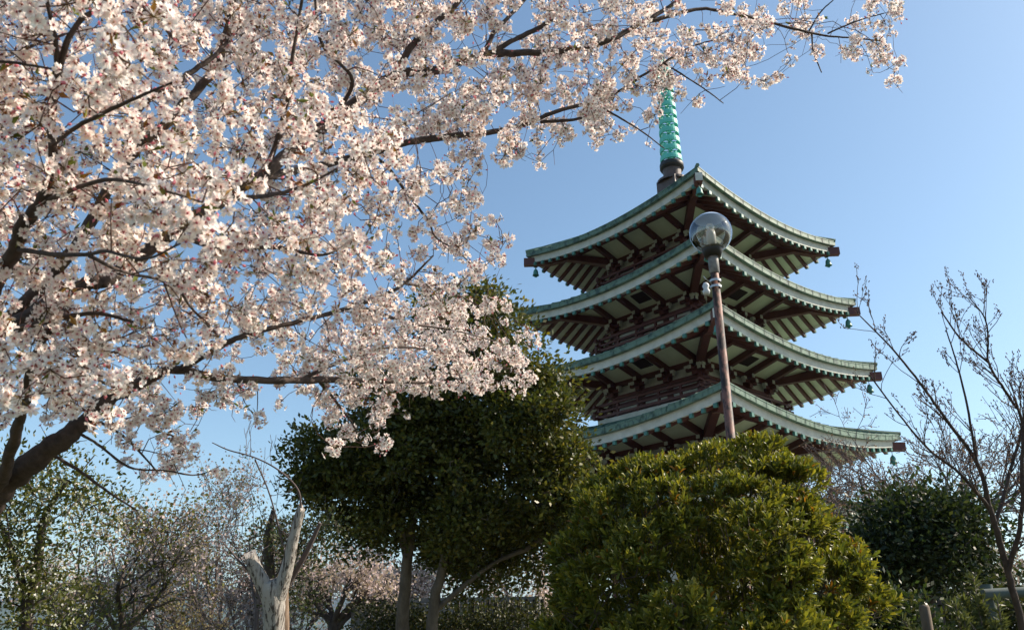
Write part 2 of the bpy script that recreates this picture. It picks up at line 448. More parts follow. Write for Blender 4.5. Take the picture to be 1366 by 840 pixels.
# spire
mb = MB()
zb, z1 = axis_z(236), axis_z(222)
zr = ZC[5] + 1.7; zb2 = axis_z(243)
mb.box((0, 0, (zr + zb2) / 2), 1.15, 1.15, zb2 - zr, 0)
mb.lathe([(.78, zb2 - .10), (.78, zb2 + .02), (.50, zb2 + .06), (.44, zb2 + .25), (.47, z1 - .18), (.6, z1 - .14)], 24)
spire = mb.build('spire', M['dbrown'], pag)
mb = MB(); mb.lathe([(.40, z1 - .25), (.56, z1 - .22), (.60, z1 + .02), (.58, z1 + .12), (.3, z1 + .12)], 24); mb.build('bowl', M['black'], spire, True)
ztop = axis_z(92)
mb = MB(); mb.lathe([(.07, z1), (.06, ztop), (.04, ztop + .8), (0, ztop + .8)], 12); mb.build('pole', M['turq'], spire, True)
nr = 11; pitch = (ztop - z1 - .12) / nr
for j in range(nr):
    z = z1 + .12 + pitch * (j + .45); r = .54 - .16 * j / (nr - 1); h = pitch * .25
    mb = MB()
    mb.lathe([(r - .07, z - h), (r, z - h), (r + .012, z), (r, z + h), (r - .07, z + h), (r - .07, z - h)], 28)
    for q in range(6):
        a = q * math.pi / 3 + .2; d = np.array([math.cos(a), math.sin(a), 0]); d2 = np.array([-d[1], d[0], 0])
        mb.beam(d * .05 + [0, 0, z], d * (r - .05) + [0, 0, z], .05, .04)
        # curled rays standing in the gap between two hoops
        p = d * (r - .035); zz0 = z + h
        mb.add([p - d2 * .085 + [0, 0, zz0], p + d2 * .085 + [0, 0, zz0], p + [0, 0, zz0 + pitch * .3], p * .93 - d2 * .085 + [0, 0, zz0], p * .93 + d2 * .085 + [0, 0, zz0], p * .93 + [0, 0, zz0 + pitch * .3]],
               [(0, 1, 2), (5, 4, 3), (1, 0, 3, 4), (1, 4, 5, 2), (0, 2, 5, 3)])
    mb.build('ring', M['turq'], spire)
mb = MB()
for q in range(4):
    a = q * math.pi / 2 + .3; d = np.array([math.cos(a), math.sin(a), 0])
    pr = [(0.02, 0), (.35, .25), (.30, .7), (.42, 1.0), (.18, 1.2), (.10, 1.7), (0.02, 1.9)]
    n = np.array([-d[1], d[0], 0]) * .015
    P = [d * x * .6 + [0, 0, ztop + .05 + y * .42] for x, y in pr]
    mb.add([p + n for p in P] + [p - n for p in P], [tuple(range(7)), tuple(range(7, 14))[::-1]] + [(j, (j + 1) % 7, 7 + (j + 1) % 7, 7 + j) for j in range(7)])
mb.lathe([(.02, ztop + .84), (.07, ztop + .88), (.08, ztop + .93), (.05, ztop + 1.0), (0.01, ztop + 1.05)], 12)
mb.build('flame_finial', M['turq'], spire)

# wind bells hanging from the roof corners
def corner_world(i, which, inset):
    r = math.sqrt(2) * (AH[i] - inset); ang = {'near': 0, 'left': -math.pi / 2, 'right': math.pi / 2}[which]
    t = -math.pi / 2 + PYAW + ang
    return np.array([PC[0] + r * math.cos(t), PC[1] + r * math.sin(t)])
bell0 = None
RN = {5: 'topmost roof', 4: 'second roof from the top', 3: 'third roof from the top', 2: 'fourth roof from the top'}
for i in (5, 4, 3, 2):
    for wh in ('left', 'near', 'right'):
        if wh == 'left' and i < 4: continue
        p = corner_world(i, wh, .34 if wh != 'near' else .1)
        lab = 'small green bell hanging under the %s corner of the pagoda\'s %s' % ({'left': 'left', 'near': 'front', 'right': 'right'}[wh], RN[i])
        z = ZC[i] - .74
        if bell0 is None:
            bell0 = thing('wind_bell', lab, 'bell', (p[0], p[1], z), 0, 'bells hanging from the pagoda roofs')
            mb = MB(); mb.tube([(0, 0, .03), (0, 0, -.24)], .016, 6); mb.build('hanger', M['black'], bell0)
            mb = MB(); S = np.array([(0.01, -.2), (.05, -.205), (.055, -.24), (.10, -.28), (.135, -.34), (.15, -.45), (.165, -.56), (.2, -.62), (.2, -.645), (.17, -.645), (.13, -.5), (.1, -.35), (.01, -.3)])
            mb.lathe(S, 16); mb.build('bell_body', M['bronze'], bell0, True)
            mb = MB(); mb.tube([(0, 0, -.3), (0, 0, -.66)], .01, 5); mb.box((0, 0, -.72), .15, .012, .10); mb.build('clapper', M['bronze'], bell0); bell0.scale = (.8, .8, .8)
        else:
            c = copy_tree(bell0); c.location = (p[0], p[1], z); c['label'] = lab
        
# ------------------------------------------------------------------ street lamp
LD = 7.85
gc = at(948, 311, LD)
lamp = thing('street_lamp', 'rusty pole lamp with a clear glass globe, standing in front of the pagoda', 'street lamp', (gc[0], gc[1], 0))
def tint_glass():
    m = bpy.data.materials.new('globe_glass'); m.use_nodes = True; t = m.node_tree
    t.nodes.remove(t.nodes["Principled BSDF"]); out = t.nodes["Material Output"]
    tr = t.nodes.new("ShaderNodeBsdfTransparent"); tr.inputs[0].default_value = (.72, .72, .70, 1)
    gl = t.nodes.new("ShaderNodeBsdfGlossy"); gl.inputs['Roughness'].default_value = .02; gl.inputs[0].default_value = (.9, .92, .95, 1)
    fr = t.nodes.new("ShaderNodeFresnel"); fr.inputs[0].default_value = 1.5
    ma = t.nodes.new("ShaderNodeMath"); ma.operation = 'MULTIPLY_ADD'; ma.inputs[1].default_value = 1.1; ma.inputs[2].default_value = .10
    mx = t.nodes.new("ShaderNodeMixShader"); L = t.links.new
    L(fr.outputs[0], ma.inputs[0]); L(ma.outputs[0], mx.inputs[0]); L(tr.outputs[0], mx.inputs[1]); L(gl.outputs[0], mx.inputs[2]); L(mx.outputs[0], out.inputs[0])
    return m
GR = .2; gz = gc[2]
hh = np.linspace(R(-66), R(89.5), 26)
mb = MB(); cut = R(46)
lo = [(GR * math.cos(x), gz + GR * math.sin(x)) for x in np.linspace(R(-66), cut, 24)]
mb.lathe(lo, 40); globe = mb.build('globe', tint_glass(), lamp, True, (0, 0, 0))
mb = MB(); mb.lathe([(GR * 1.0 * math.cos(x), gz + GR * math.sin(x)) for x in np.linspace(cut, R(89.9), 14)], 40)
mb.build('mirrored_cap', mat('painted_sky_reflection', (.60, .74, .92), .2), globe, True)  # sky's reflection on the cap is put in as a pale blue base colour
mb = MB(); mb.lathe([(.02, gz - .17), (.043, gz - .165), (.045, gz - .02), (.04, gz + .02), (.0, gz + .03)], 20)
ring = [(.03 * math.cos(t), .012 * math.sin(t) * 0 , gz + .065 + .03 * math.sin(t)) for t in np.linspace(0, 6.28, 20)]
mb.tube(ring, .011, 8); mb.build('bulb', mat('white_bulb', (.78, .78, .74), .3), globe, True)
mb = MB(); mb.lathe([(.03, gz - .25), (.075, gz - .25), (.095, gz - .185), (.098, gz - .165), (.09, gz - .155), (.02, gz - .155)], 24); mb.build('collar', M['black'], lamp, True)
mb = MB(); mb.lathe([(.04, gz - .42), (.048, gz - .41), (.048, gz - .28), (.045, gz - .25), (.03, gz - .245)], 20); mb.build('neck', mat('grey_cast_metal', (.12, .11, .10), .5, (.25, .23, .21), 14), lamp, True)
mb = MB(); mb.lathe([(.050, -.05), (.043, 0.5), (.037, gz - .40), (.03, gz - .40)], 20)
mb.build('pole', mat('rusty_paint', (.20, .095, .072), .6, (.03, .022, .019), 13, .4, stops=(.46, .54), stretch=(1, 1, .45)), lamp, True)
mb = MB()
for z in (gz - .50, gz - .56): mb.lathe([(.04, z - .01), (.053, z - .01), (.053, z + .012), (.04, z + .012)], 18)
mb.tube([(-.05, -.03, gz - .53), (-.10, -.05, gz - .50), (-.12, -.05, gz - .47)], .006, 6)
mb.build('clamp', mat('galvanised', (.45, .45, .44), .35, metal=.8), lamp)
mb = MB(); mb.lathe([(.0, gz - .66), (.028, gz - .655), (.036, gz - .62), (.022, gz - .60), (.034, gz - .57), (.02, gz - .54), (0, gz - .54)], 14, 0, (-.105, -.05, 0))
mb.build('insulator', mat('glazed_insulator', (.55, .56, .55), .2), lamp, True)
for o in lamp.children_recursive:
    pass

# ------------------------------------------------------------------ branch network helper
class Net:
    def __init__(s): s.P = np.zeros((0, 3)); s.Rr = np.zeros(0)
    def add(s, P, r):
        s.P = np.concatenate([s.P, P]); s.Rr = np.concatenate([s.Rr, np.broadcast_to(r, (len(P),))])
    def attach(s, mb, targets, rng, r_tip=.0015, step=.08, sag=.12, kmax=.65, nside=5, per=.005, col=None, rmax=1.0):
        d0 = np.array([np.min(np.linalg.norm(s.P - t, axis=1)) for t in targets])
        for t in np.asarray(targets)[np.argsort(d0)]:
            dd = np.linalg.norm(s.P - t, axis=1)
            j = np.argmin(dd); L = dd[j]
            if L < step * .4: continue
            a = s.P[j]; n = max(3, int(L / step) + 2)
            off = rng.normal(size=3) * L * sag
            q = np.linspace(0, 1, n)[:, None]
            path = a + (t - a) * q + off * (q * (1 - q) * 4) + rng.normal(size=(n, 3)) * L * .018 * (q * (1 - q) * 4)
            r0 = min(s.Rr[j] * kmax, r_tip + per * L, rmax); r0 = max(r0, r_tip)
            rr = r0 + (r_tip - r0) * q[:, 0]
            mb.tube(path, rr, nside, 0, col)
            s.add(path[1:], rr[1:])

# ------------------------------------------------------------------ the flowering cherry in front
rng = np.random.default_rng(11)
ctl = np.array([(0, 0, 1.9), (130, 60, 1.65), (250, 290, 1.5), (60, 180, 1.8), (400, 230, 2.2), (470, 220, 2.5), (350, 60, 2.9), (500, 60, 3.3), (600, 150, 3.6),
                (700, 60, 3.8), (900, 50, 4.2), (1100, 50, 4.4), (600, 340, 3.7), (560, 470, 4.1), (680, 490, 4.3), (250, 420, 2.4), (60, 350, 2.3), (100, 480, 2.2),
                (300, 500, 3.0), (250, 620, 3.2), (60, 520, 2.0), (470, 570, 4.2), (800, 110, 4.1), (-160, 200, 2.0), (200, 180, 2.0), (430, 330, 2.1), (450, 430, 3.4), (400, 480, 3.4), (300,-60,2.5)], float)
def dmap(px, py):
    d = (ctl[:, 0] - px) ** 2 + (ctl[:, 1] - py) ** 2 + 900
    wt = d ** -1.6
    return float((wt * ctl[:, 2]).sum() / wt.sum())
base = at(-330, 760, 3.4); base[2] = -.1
cherry = thing('cherry_tree', 'big cherry tree in full pale pink blossom, its limbs reaching across the sky', 'tree', (base[0], base[1], 0))
cl = np.array([base[0], base[1], 0])
net = Net(); trunk = MB(); limbs = MB(); twigs = MB()
j0 = at(-190, 760, 3.2)
tp = spline([base, base * .5 + j0 * .5 + [-.05, 0, .0], j0, at(-150, 640, 3.1)], 8)
trunk.tube(tp, np.linspace(.22, .13, len(tp)), 14)
BR = [  # px, py, depth, width in px
 [(-190, 760, 3.2, 70), (-60, 715, 3.0, 42), (0, 655, 2.95, 38), (50, 610, 2.9, 34), (95, 578, 2.9, 28), (150, 530, 2.95, 22), (200, 505, 3.0, 17), (229, 493, 3.0, 14), (300, 505, 3.1, 12), (400, 507, 3.4, 11), (489, 507, 3.8, 8), (578, 511, 4.1, 3.5)],
 [(229, 493, 3.0, 12), (248, 489, 3.0, 10), (297, 460, 3.05, 9), (340, 443, 3.1, 8), (399, 428, 3.2, 7), (453, 414, 3.35, 6.5), (510, 394, 3.5, 5.5), (542, 376, 3.6, 4.5), (578, 341, 3.7, 2.5)],
 [(-8, 662, 2.95, 22), (8, 625, 2.8, 18), (22, 575, 2.6, 16), (33, 540, 2.5, 14), (44, 480, 2.4, 11), (80, 420, 2.4, 8)],
 [(-150, 640, 3.1, 60), (-80, 480, 2.5, 38), (-20, 400, 2.15, 26), (0, 369, 2.1, 23), (21, 330, 2.05, 21), (33, 300, 2.0, 20), (56, 268, 1.98, 18), (69, 235, 1.95, 15), (70, 193, 1.9, 13), (73, 121, 1.85, 10), (97, 41, 1.8, 8), (138, 3, 1.8, 7), (170, -40, 1.8, 5)],
 [(73, 121, 1.85, 9), (75, 60, 1.8, 7), (62, 0, 1.75, 6), (50, -60, 1.7, 4)],
 [(-150, 640, 3.1, 64), (-90, 520, 2.9, 40), (-40, 462, 2.75, 30), (0, 440, 2.7, 27), (39, 423, 2.65, 25), (74, 399, 2.65, 24), (119, 378, 2.65, 23), (149, 369, 2.7, 22), (230, 310, 2.8, 21), (300, 265, 2.95, 20), (356, 228, 3.05, 19), (442, 161, 3.3, 17), (522, 104, 3.5, 16), (573, 95, 3.6, 14), (650, 73, 3.75, 12), (727, 70, 3.85, 9.5), (800, 58, 3.95, 8.5), (854, 32, 4.05, 7), (906, 0, 4.15, 5), (940, -30, 4.2, 3)],
 [(528, 100, 3.5, 12), (549, 62, 3.55, 10), (578, 33, 3.6, 9.5), (614, 0, 3.65, 8), (640, -40, 3.7, 6)],
 [(647, 72, 3.75, 8), (659, 45, 3.8, 7), (700, 0, 3.9, 5), (720, -30, 3.9, 4)],
 [(655, 72, 3.75, 8), (686, 53, 3.8, 7), (727, 33, 3.85, 7), (748, 9, 3.9, 5), (765, -20, 3.9, 4)],
 [(854, 32, 4.05, 6), (877, 26, 4.1, 6), (935, 12, 4.2, 5), (973, 18, 4.25, 4.5), (1005, 24, 4.3, 4.2), (1060, 39, 4.35, 4), (1102, 48, 4.4, 3), (1140, 51, 4.4, 2.4), (1176, 55, 4.4, 1.8)],
 [(1083, 44, 4.4, 2.6), (1085, 69, 4.4, 2.2), (1096, 97, 4.4, 1.6)],
 [(1104, 45, 4.4, 2.6), (1144, 28, 4.4, 2), (1179, 18, 4.4, 1.6)],
 [(1079, 42, 4.4, 2.6), (1095, 16, 4.4, 2.2), (1112, 0, 4.4, 1.6)],
 [(340, 238, 3.0, 12), (420, 222, 3.3, 11), (489, 205, 3.45, 11), (519, 196, 3.5, 11), (564, 187, 3.6, 10), (608, 181, 3.7, 9.5), (644, 178, 3.75, 8.5), (698, 167, 3.85, 7), (742, 149, 3.9, 6), (800, 134, 4.0, 5), (822, 124, 4.05, 4.5), (851, 105, 4.1, 4), (885, 84, 4.15, 3), (909, 69, 4.2, 2.6), (935, 58, 4.2, 2.2), (973, 50, 4.25, 1.7)],
 [(721, 163, 3.9, 5), (760, 160, 3.95, 4.5), (803, 153, 4.0, 3)],
 [(790, 136, 4.0, 3), (828, 158, 4.05, 2.8), (854, 174, 4.1, 2.4), (886, 198, 4.15, 1.6)],
 [(885, 84, 4.15, 3), (925, 109, 4.2, 2.4), (947, 124, 4.2, 2), (965, 138, 4.25, 1.5)],
 [(10, 430, 2.7, 22), (100, 330, 2.7, 18), (164, 221, 2.7, 16), (207, 180, 2.7, 15), (249, 135, 2.75, 14), (290, 85, 2.8, 12), (311, 0, 2.8, 10), (325, -50, 2.8, 8)],
 [(180, 152, 2.5, 6), (211, 124, 2.5, 9), (249, 100, 2.55, 9), (287, 74, 2.6, 7), (312, 45, 2.7, 4)],
 [(489, 205, 3.45, 7), (514, 220, 3.5, 5), (542, 256, 3.55, 4.5), (570, 293, 3.6, 3.6), (582, 317, 3.6, 2.5), (610, 335, 3.7, 2), (639, 362, 3.75, 1.5)],
 [(102, 576, 2.9, 5), (130, 592, 2.95, 4), (173, 623, 3.1, 3.6), (217, 627, 3.2, 3.2), (263, 633, 3.3, 2.4), (294, 621, 3.3, 1.6)],
 [(65, 604, 2.9, 6), (108, 629, 2.95, 5), (136, 650, 3.0, 4), (183, 681, 3.1, 2.4)],
 [(120, 560, 2.9, 5), (142, 567, 2.9, 4.5), (173, 589, 3.0, 4), (210, 629, 3.15, 2.5)],
 [(-60, 90, 1.9, 8), (10, 74, 1.9, 6), (57, 55, 1.85, 4.5), (90, 45, 1.8, 3)],
 [(-60, 80, 1.8, 6), (10, 83, 1.8, 4.5), (69, 92, 1.8, 3)],
 [(21, 332, 2.05, 9), (74, 339, 1.9, 7), (119, 339, 1.8, 6), (143, 335, 1.7, 5.5), (193, 345, 1.6, 4), (240, 325, 1.5, 3)],
 [(119, 341, 1.8, 6), (167, 363, 1.9, 5), (232, 378, 2.2, 4.5), (253, 408, 2.4, 4), (292, 449, 2.7, 3)],
 [(0, 446, 2.6, 12), (60, 429, 2.4, 9), (125, 418, 2.3, 6), (180, 430, 2.3, 4)],
 [(69, 193, 1.9, 9), (110, 165, 1.75, 7), (165, 138, 1.7, 6), (230, 110, 1.7, 3)],
 [(60, 268, 1.98, 8), (140, 240, 1.75, 6), (220, 255, 1.55, 4), (270, 270, 1.48, 3)],
 [(300, 265, 2.95, 10), (350, 262, 2.5, 7), (400, 250, 2.1, 5), (450, 225, 2.0, 3)],
 [(230, 312, 2.8, 12), (300, 330, 2.6, 8), (370, 330, 2.3, 6), (430, 340, 2.1, 4), (470, 320, 2.2, 2.5)],
 [(470, 405, 3.4, 5), (542, 430, 3.8, 4), (607, 441, 4.0, 2.5), (660, 455, 4.2, 2)],
 [(400, 507, 3.4, 7), (461, 479, 3.7, 5), (522, 463, 3.9, 4), (590, 470, 4.1, 3), (650, 488, 4.25, 2.2), (690, 492, 4.3, 1.6)],
 [(538, 378, 3.6, 4), (590, 386, 3.8, 3), (631, 404, 3.9, 2), (655, 425, 4.0, 1.5)],
 [(425, 508, 3.5, 5), (448, 535, 3.8, 4), (470, 565, 4.1, 3), (482, 592, 4.2, 1.8)],
 [(442, 161, 3.3, 8), (470, 108, 3.2, 6), (430, 60, 3.0, 5), (420, 0, 3.0, 4)],
 [(356, 228, 3.05, 8), (380, 150, 2.8, 7), (390, 80, 2.7, 6), (403, 0, 2.7, 5)],
 [(74, 399, 2.65, 10), (110, 450, 2.4, 8), (150, 470, 2.3, 5), (200, 460, 2.4, 3)],
 [(33, 540, 2.5, 10), (70, 510, 2.2, 8), (110, 500, 2.2, 6), (160, 520, 2.3, 4)],
 [(120, -30, 2.4, 8), (200, 20, 2.4, 7), (240, 60, 2.3, 5)],
]
for br in BR:
    P = np.array([at(x, y, d) for x, y, d, _ in br]); rad = np.array([wd * d / FPX / 2 * .88 for _, _, d, wd in br])
    q = spline(np.concatenate([P, rad[:, None]], 1), 7)
    jit = rng.normal(size=(len(q), 3)) * (q[:, 3:4] * .12)
    mbx = limbs
    mbx.tube(q[:, :3] + jit, q[:, 3] * rng.uniform(.92, 1.1, len(q)), 9 if rad[0] > .012 else 6)
    net.add(q[:, :3], q[:, 3])

GRID = """
9999999999789998758588335774265445
5699999799999986689788887541566500
4599987899998778999988656400040000
8999977899976579999984120000000000
7999888886898888886533100000000000
8798799868998767311000000000000000
6899999989998745000000000000000000
8999999989998456200000000000000000
8988999874886246500000000000000000
7778899875864665200000000000000000
8588867888779999600000000000000000
8888872655899999850000000000000000
8888744556899999870000000000000000
8867776521576101000000000000000000
2443561000045000000000000000000000
0000463200000000000000000000000000
0000020000000000000000000000000000
""".split()
PETW = np.array([.93, .88, .83]); PETB = np.array([.78, .47, .45])
def flower_tmpl(kind, lo=False):
    V = []; F3 = []; F4 = []; T = []
    cup = {'open': .22, 'cup': .55, 'flat': .05}[kind]
    for p in range(5):
        a = p * 2 * math.pi / 5; c, s = math.cos(a), math.sin(a)
        pts = [(.07, 0), (.52, -.36), (.55, 0), (.52, .36), (.92, -.24), (.88, 0), (.92, .24)]
        b = len(V)
        for (r, t) in pts:
            rr = math.hypot(r, t); z = cup * rr ** 1.4 - (.05 if t == 0 and r > .3 else 0)
            V.append((r * c - t * s, r * s + t * c, z))
            k = min(1, max(0, (rr - .05) / .42)); T.append(k)
        F3 += [(b, b + 2, b + 1), (b, b + 3, b + 2)]; F4 += [(b + 1, b + 2, b + 5, b + 4), (b + 2, b + 3, b + 6, b + 5)]
    return np.array(V), [np.array(F3), np.array(F4)], np.array(T)
TM = [flower_tmpl('open'), flower_tmpl('cup'), flower_tmpl('flat')]
OCT = np.array([(1, 0, 0), (0, 1, 0), (-1, 0, 0), (0, -1, 0), (0, 0, 1), (0, 0, -1)], float)
OF = np.array([(0, 1, 4), (1, 2, 4), (2, 3, 4), (3, 0, 4), (1, 0, 5), (2, 1, 5), (3, 2, 5), (0, 3, 5)])
blos = MB(); small = MB(); green = MB()
def put_flowers(P, N, rad, tm, col):
    V, FF, T = tm; n = len(P); N = nrm(N)
    A = nrm(np.cross(N, rdir(n, rng))); B = np.cross(N, A)
    k = len(V)
    wob = 1 + rng.normal(0, .08, (n, k, 1))
    v = P[:, None] + rad[:, None, None] * wob * (V[None, :, 0:1] * A[:, None] + V[None, :, 1:2] * B[:, None] + V[None, :, 2:3] * N[:, None])
    tt = T[None, :, None]; cc = (PETB * (1 - tt) + PETW * tt) * col[:, None, :]
    off = (np.arange(n) * k)[:, None, None]
    blos.add(v.reshape(-1, 3), (FF[0][None] + off).reshape(-1, 3), 0, cc.reshape(-1, 3))
    blos.f.append((FF[1][None] + off).reshape(-1, 4) + blos.n - n * k); blos.m.append(np.zeros(n * len(FF[1]), np.int32))
def put_oct(mb, P, D, rl, rw, col):
    n = len(P); D = nrm(D); A = nrm(np.cross(D, rdir(n, rng))); B = np.cross(D, A)
    v = P[:, None] + rw[:, None, None] * (OCT[None, :, 0:1] * A[:, None] + OCT[None, :, 1:2] * B[:, None]) + rl[:, None, None] * OCT[None, :, 2:3] * D[:, None]
    off = (np.arange(n) * 6)[:, None, None]
    mb.add(v.reshape(-1, 3), (OF[None] + off).reshape(-1, 3), 0, np.repeat(np.broadcast_to(col, (n, 3)), 6, 0))
cent = []
def cell_density(px, py):
    if px < 0 or py < 0: return 8 if (px < 700 and py < 500) else (5 if py < 0 and px < 950 else 0)
    i, j = int(py // 40), int(px // 40)
    return int(GRID[i][j]) if i < len(GRID) and j < len(GRID[0]) else 0
for gy in range(-3, 17):
    for gx in range(-5, 30):
        den = cell_density(gx * 40 + 20, gy * 40 + 20)
        if not den: continue
        d = dmap(gx * 40 + 20, gy * 40 + 20)
        area = 3.14 * (.052 * FPX / d) ** 2
        k = (den / 9) ** 1.35 * 2.5 * 1600 / area * (1 + .42 * math.sin(gx * 1.9 + gy * .7) * math.sin(gy * 1.6 - gx * .5))
        if den <= 2: k = max(k, .3)
        for layer, mul, kk in ((0, 1, k), (1, 1.45, k * 1.3 if gx < 16 and den > 4 else k * .45)):
            kk = int(kk + rng.random())
            for _ in range(kk):
                px = gx * 40 + rng.uniform(0, 40); py = gy * 40 + rng.uniform(0, 40)
                dd = dmap(px, py) * mul * (1 + rng.normal(0, .07))
                cent.append((at(px, py, dd), layer, px, py, dd))
CP = np.array([c[0] for c in cent])
# twigs to every cluster
net.attach(twigs, CP, rng, r_tip=.0016, step=.07, sag=.10, per=.006, nside=5, rmax=.007)
# extra bare twiglets
sel = rng.integers(0, len(net.P), 900)
for s_ in sel:
    p = net.P[s_]; d = nrm(rng.normal(size=3) + [0, 0, .2]); L = rng.uniform(.05, .16)
    twigs.tube([p, p + d * L * .5 + rng.normal(size=3) * .01, p + d * L], [.0018, .0014, .001], 4)
nf = np.clip(rng.normal(16, 6, len(CP)), 3, 30).astype(int)
idx = np.repeat(np.arange(len(CP)), nf); n = len(idx)
dr = rdir(n, rng); dr[:, 2] -= .12; dr = nrm(dr)
rr = rng.uniform(.022, .044, n) * (.75 + .018 * nf[idx]) 
FP = CP[idx] + dr * rr[:, None]
FN = nrm(dr + rdir(n, rng) * .45)
frad = rng.uniform(.0128, .0178, n)
hue = 1 + rng.normal(0, .03, (n, 1)) + np.array([0, 1, 1]) * rng.normal(-.01, .03, (n, 1))
hue = np.clip(hue, .8, 1.08)
kind = rng.choice(3, n, p=[.5, .35, .15])
for q in range(3):
    s_ = kind == q; put_flowers(FP[s_], FN[s_], frad[s_], TM[q], hue[s_])
# hearts: crimson eye and yellowish stamens
eye = np.where(rng.random((n, 1)) < .55, np.array([[.42, .06, .09]]), np.array([[.55, .38, .22]]))
put_oct(small, FP + FN * (.0015), FN, np.full(n, .004), frad * .17, eye)
# calyx + pedicel
cal = CP[idx] + dr * (rr * .80)[:, None]
put_oct(small, FP - FN * .004, FN, np.full(n, .006), np.full(n, .0028), np.array([.20, .06, .045]) * 1.0)
PED = (np.array([[-.5, 0, 0], [.5, 0, 0], [0, 0, .9], [0, 1, 0]]), [np.array([[0, 1, 3], [1, 2, 3], [2, 0, 3]])])
small.leaves(CP[idx], FP - CP[idx], rdir(n, rng), np.linalg.norm(FP - CP[idx], axis=1), np.full(n, .0016), (np.array([[-.5, 0, 0], [.5, 0, 0], [.4, 1, 0], [-.4, 1, 0]]), [np.array([[0, 1, 2, 3]])]), np.array([.16, .12, .05]))
# buds
nb = rng.integers(0, 4, len(CP)); ib = np.repeat(np.arange(len(CP)), nb); m_ = len(ib)
db = rdir(m_, rng); bp = CP[ib] + db * rng.uniform(.03, .06, (m_, 1))
put_oct(small, bp, db, np.full(m_, .0075), np.full(m_, .0042), np.array([.70, .24, .30]))
small.leaves(CP[ib], db, rdir(m_, rng), np.linalg.norm(bp - CP[ib], axis=1), np.full(m_, .0016), (np.array([[-.5, 0, 0], [.5, 0, 0], [.4, 1, 0], [-.4, 1, 0]]), [np.array([[0, 1, 2, 3]])]), np.array([.16, .10, .05]))
# young leaves
pick = rng.random(len(CP)) < np.where((np.array([c[2] for c in cent]) < 420), .7, .35)
il = np.repeat(np.nonzero(pick)[0], 3); m_ = len(il)
gc_ = np.array([[.16, .19, .035]]) * rng.uniform(.6, 1.2, (m_, 1)) * np.array([[1, 1, 1]]) + (rng.random((m_, 1)) < .35) * np.array([[.14, -.04, 0]])
dl = nrm(rdir(m_, rng) + [0, 0, .5])
green.leaves(CP[il] + dl * .012, dl, rdir(m_, rng), rng.uniform(.02, .045, m_), rng.uniform(.008, .015, m_), LEAF, np.clip(gc_, .02, 1))
trunk.build('trunk', M['bark_cherry'], cherry, True, cl).location = (0, 0, 0)
def child(mb, name, m, par, origin, smooth=False, tint=False):
    o = mb.build(name, m, par, smooth, origin, tint); o.location = (0, 0, 0); return o
br_o = child(limbs, 'branches', M['bark_cherry'], cherry, cl, True)
child(twigs, 'twigs', mat('twig_bark', (.06, .03, .022), .8, (.11, .055, .042), 30), cherry, cl, True)
child(blos, 'blossom', M['petal'], cherry, cl, False, True)
child(small, 'buds', M['farleaf'], cherry, cl, False, True)
child(green, 'young_leaves', M['leaf'], cherry, cl, False, True)

# ------------------------------------------------------------------ generic leafy tree from lobes
def clump_points(lobes, n, rng, shell=.55):
    vol = np.array([l[1][0] * l[1][1] * l[1][2] for l in lobes]) ** .75
    k = rng.choice(len(lobes), n, p=vol / vol.sum())
    d = rdir(n, rng); r = (shell + (1 - shell) * rng.random(n) ** .6)
    r = np.where(rng.random(n) < .18, r * rng.random(n), r)
    c = np.array([lobes[i][0] for i in k]); s = np.array([lobes[i][1] for i in k])
    return c + d * s * r[:, None], d
def leafy(name, label, cat, lobes, stems, nclump, nleaf, leaf, crad, cols, seed, barkm, leafm, tmpl=LEAFQ, group=None, shell=.55, droop=.0, step=.3, per=.010, rtip=.006, flowers=None, flat=1.0, mid=0, midr=.4, merge=False):
    rng = np.random.default_rng(seed)
    b = np.array(stems[0][0][:3], float); b[2] = 0
    root = thing(name, label, cat, tuple(b), 0, group)
    tr = MB(); bm = tr if merge else MB(); net = Net()
    for st in stems:
        st = np.array(st, float); q = spline(st, 6)
        tr.tube(q[:, :3] + rng.normal(size=(len(q), 3)) * q[:, 3:4] * .07, q[:, 3], 10); net.add(q[:, :3], q[:, 3])
    if mid:
        Mc, D = clump_points(lobes, mid, rng, shell)
        k = rng.integers(0, mid, nclump); mr = midr * rng.uniform(.6, 1.25, mid)
        P = Mc[k] + rdir(nclump, rng) * np.array([1, 1, .75]) * (mr[k] * rng.uniform(.45, 1, nclump))[:, None]
    else:
        P, D = clump_points(lobes, nclump, rng, shell)
    P[:, 2] = np.maximum(P[:, 2], .25)
    net.attach(bm, P, rng, r_tip=rtip, step=step, sag=.10, per=per, nside=5, rmax=.06)
    lv = MB()
    i = np.repeat(np.arange(nclump), nleaf); n = len(i)
    o = rng.normal(size=(n, 3)) * np.array([1, 1, .75 * flat]) * crad
    pos = P[i] + o
    d = nrm(o / crad * .6 + rdir(n, rng) + [0, 0, .35 - droop])
    shade = rng.uniform(.75, 1.25, nclump)[i] * rng.uniform(.7, 1.3, n)
    c = np.array(cols)[rng.choice(len(cols), n, p=None if len(cols) < 3 else np.array([.55, .35, .1]) if len(cols) == 3 else None)] * shade[:, None]
    L = rng.uniform(.7, 1.25, n) * leaf[0]
    lv.leaves(pos, d, nrm(rdir(n, rng) + [0, 0, .8]), L, L * leaf[1] / leaf[0], tmpl, np.clip(c, 0, 1))
    child(tr, 'trunk', barkm, root, b, True)
    if not merge: child(bm, 'branches', barkm, root, b, True)
    child(lv, 'crown', leafm, root, b, False, True)
    if flowers:
        nfl, fr, fc = flowers; fb = MB()
        j = rng.integers(0, n, nfl); fpz = pos[j] + rng.normal(size=(nfl, 3)) * .03
        for q in range(2):
            fb.leaves(fpz, rdir(nfl, rng), rdir(nfl, rng), np.full(nfl, fr), np.full(nfl, fr), LEAF, np.array(fc) * rng.uniform(.85, 1.1, (nfl, 1)))
        child(fb, 'blossom', M['farleaf'], root, b, False, True)
    return root
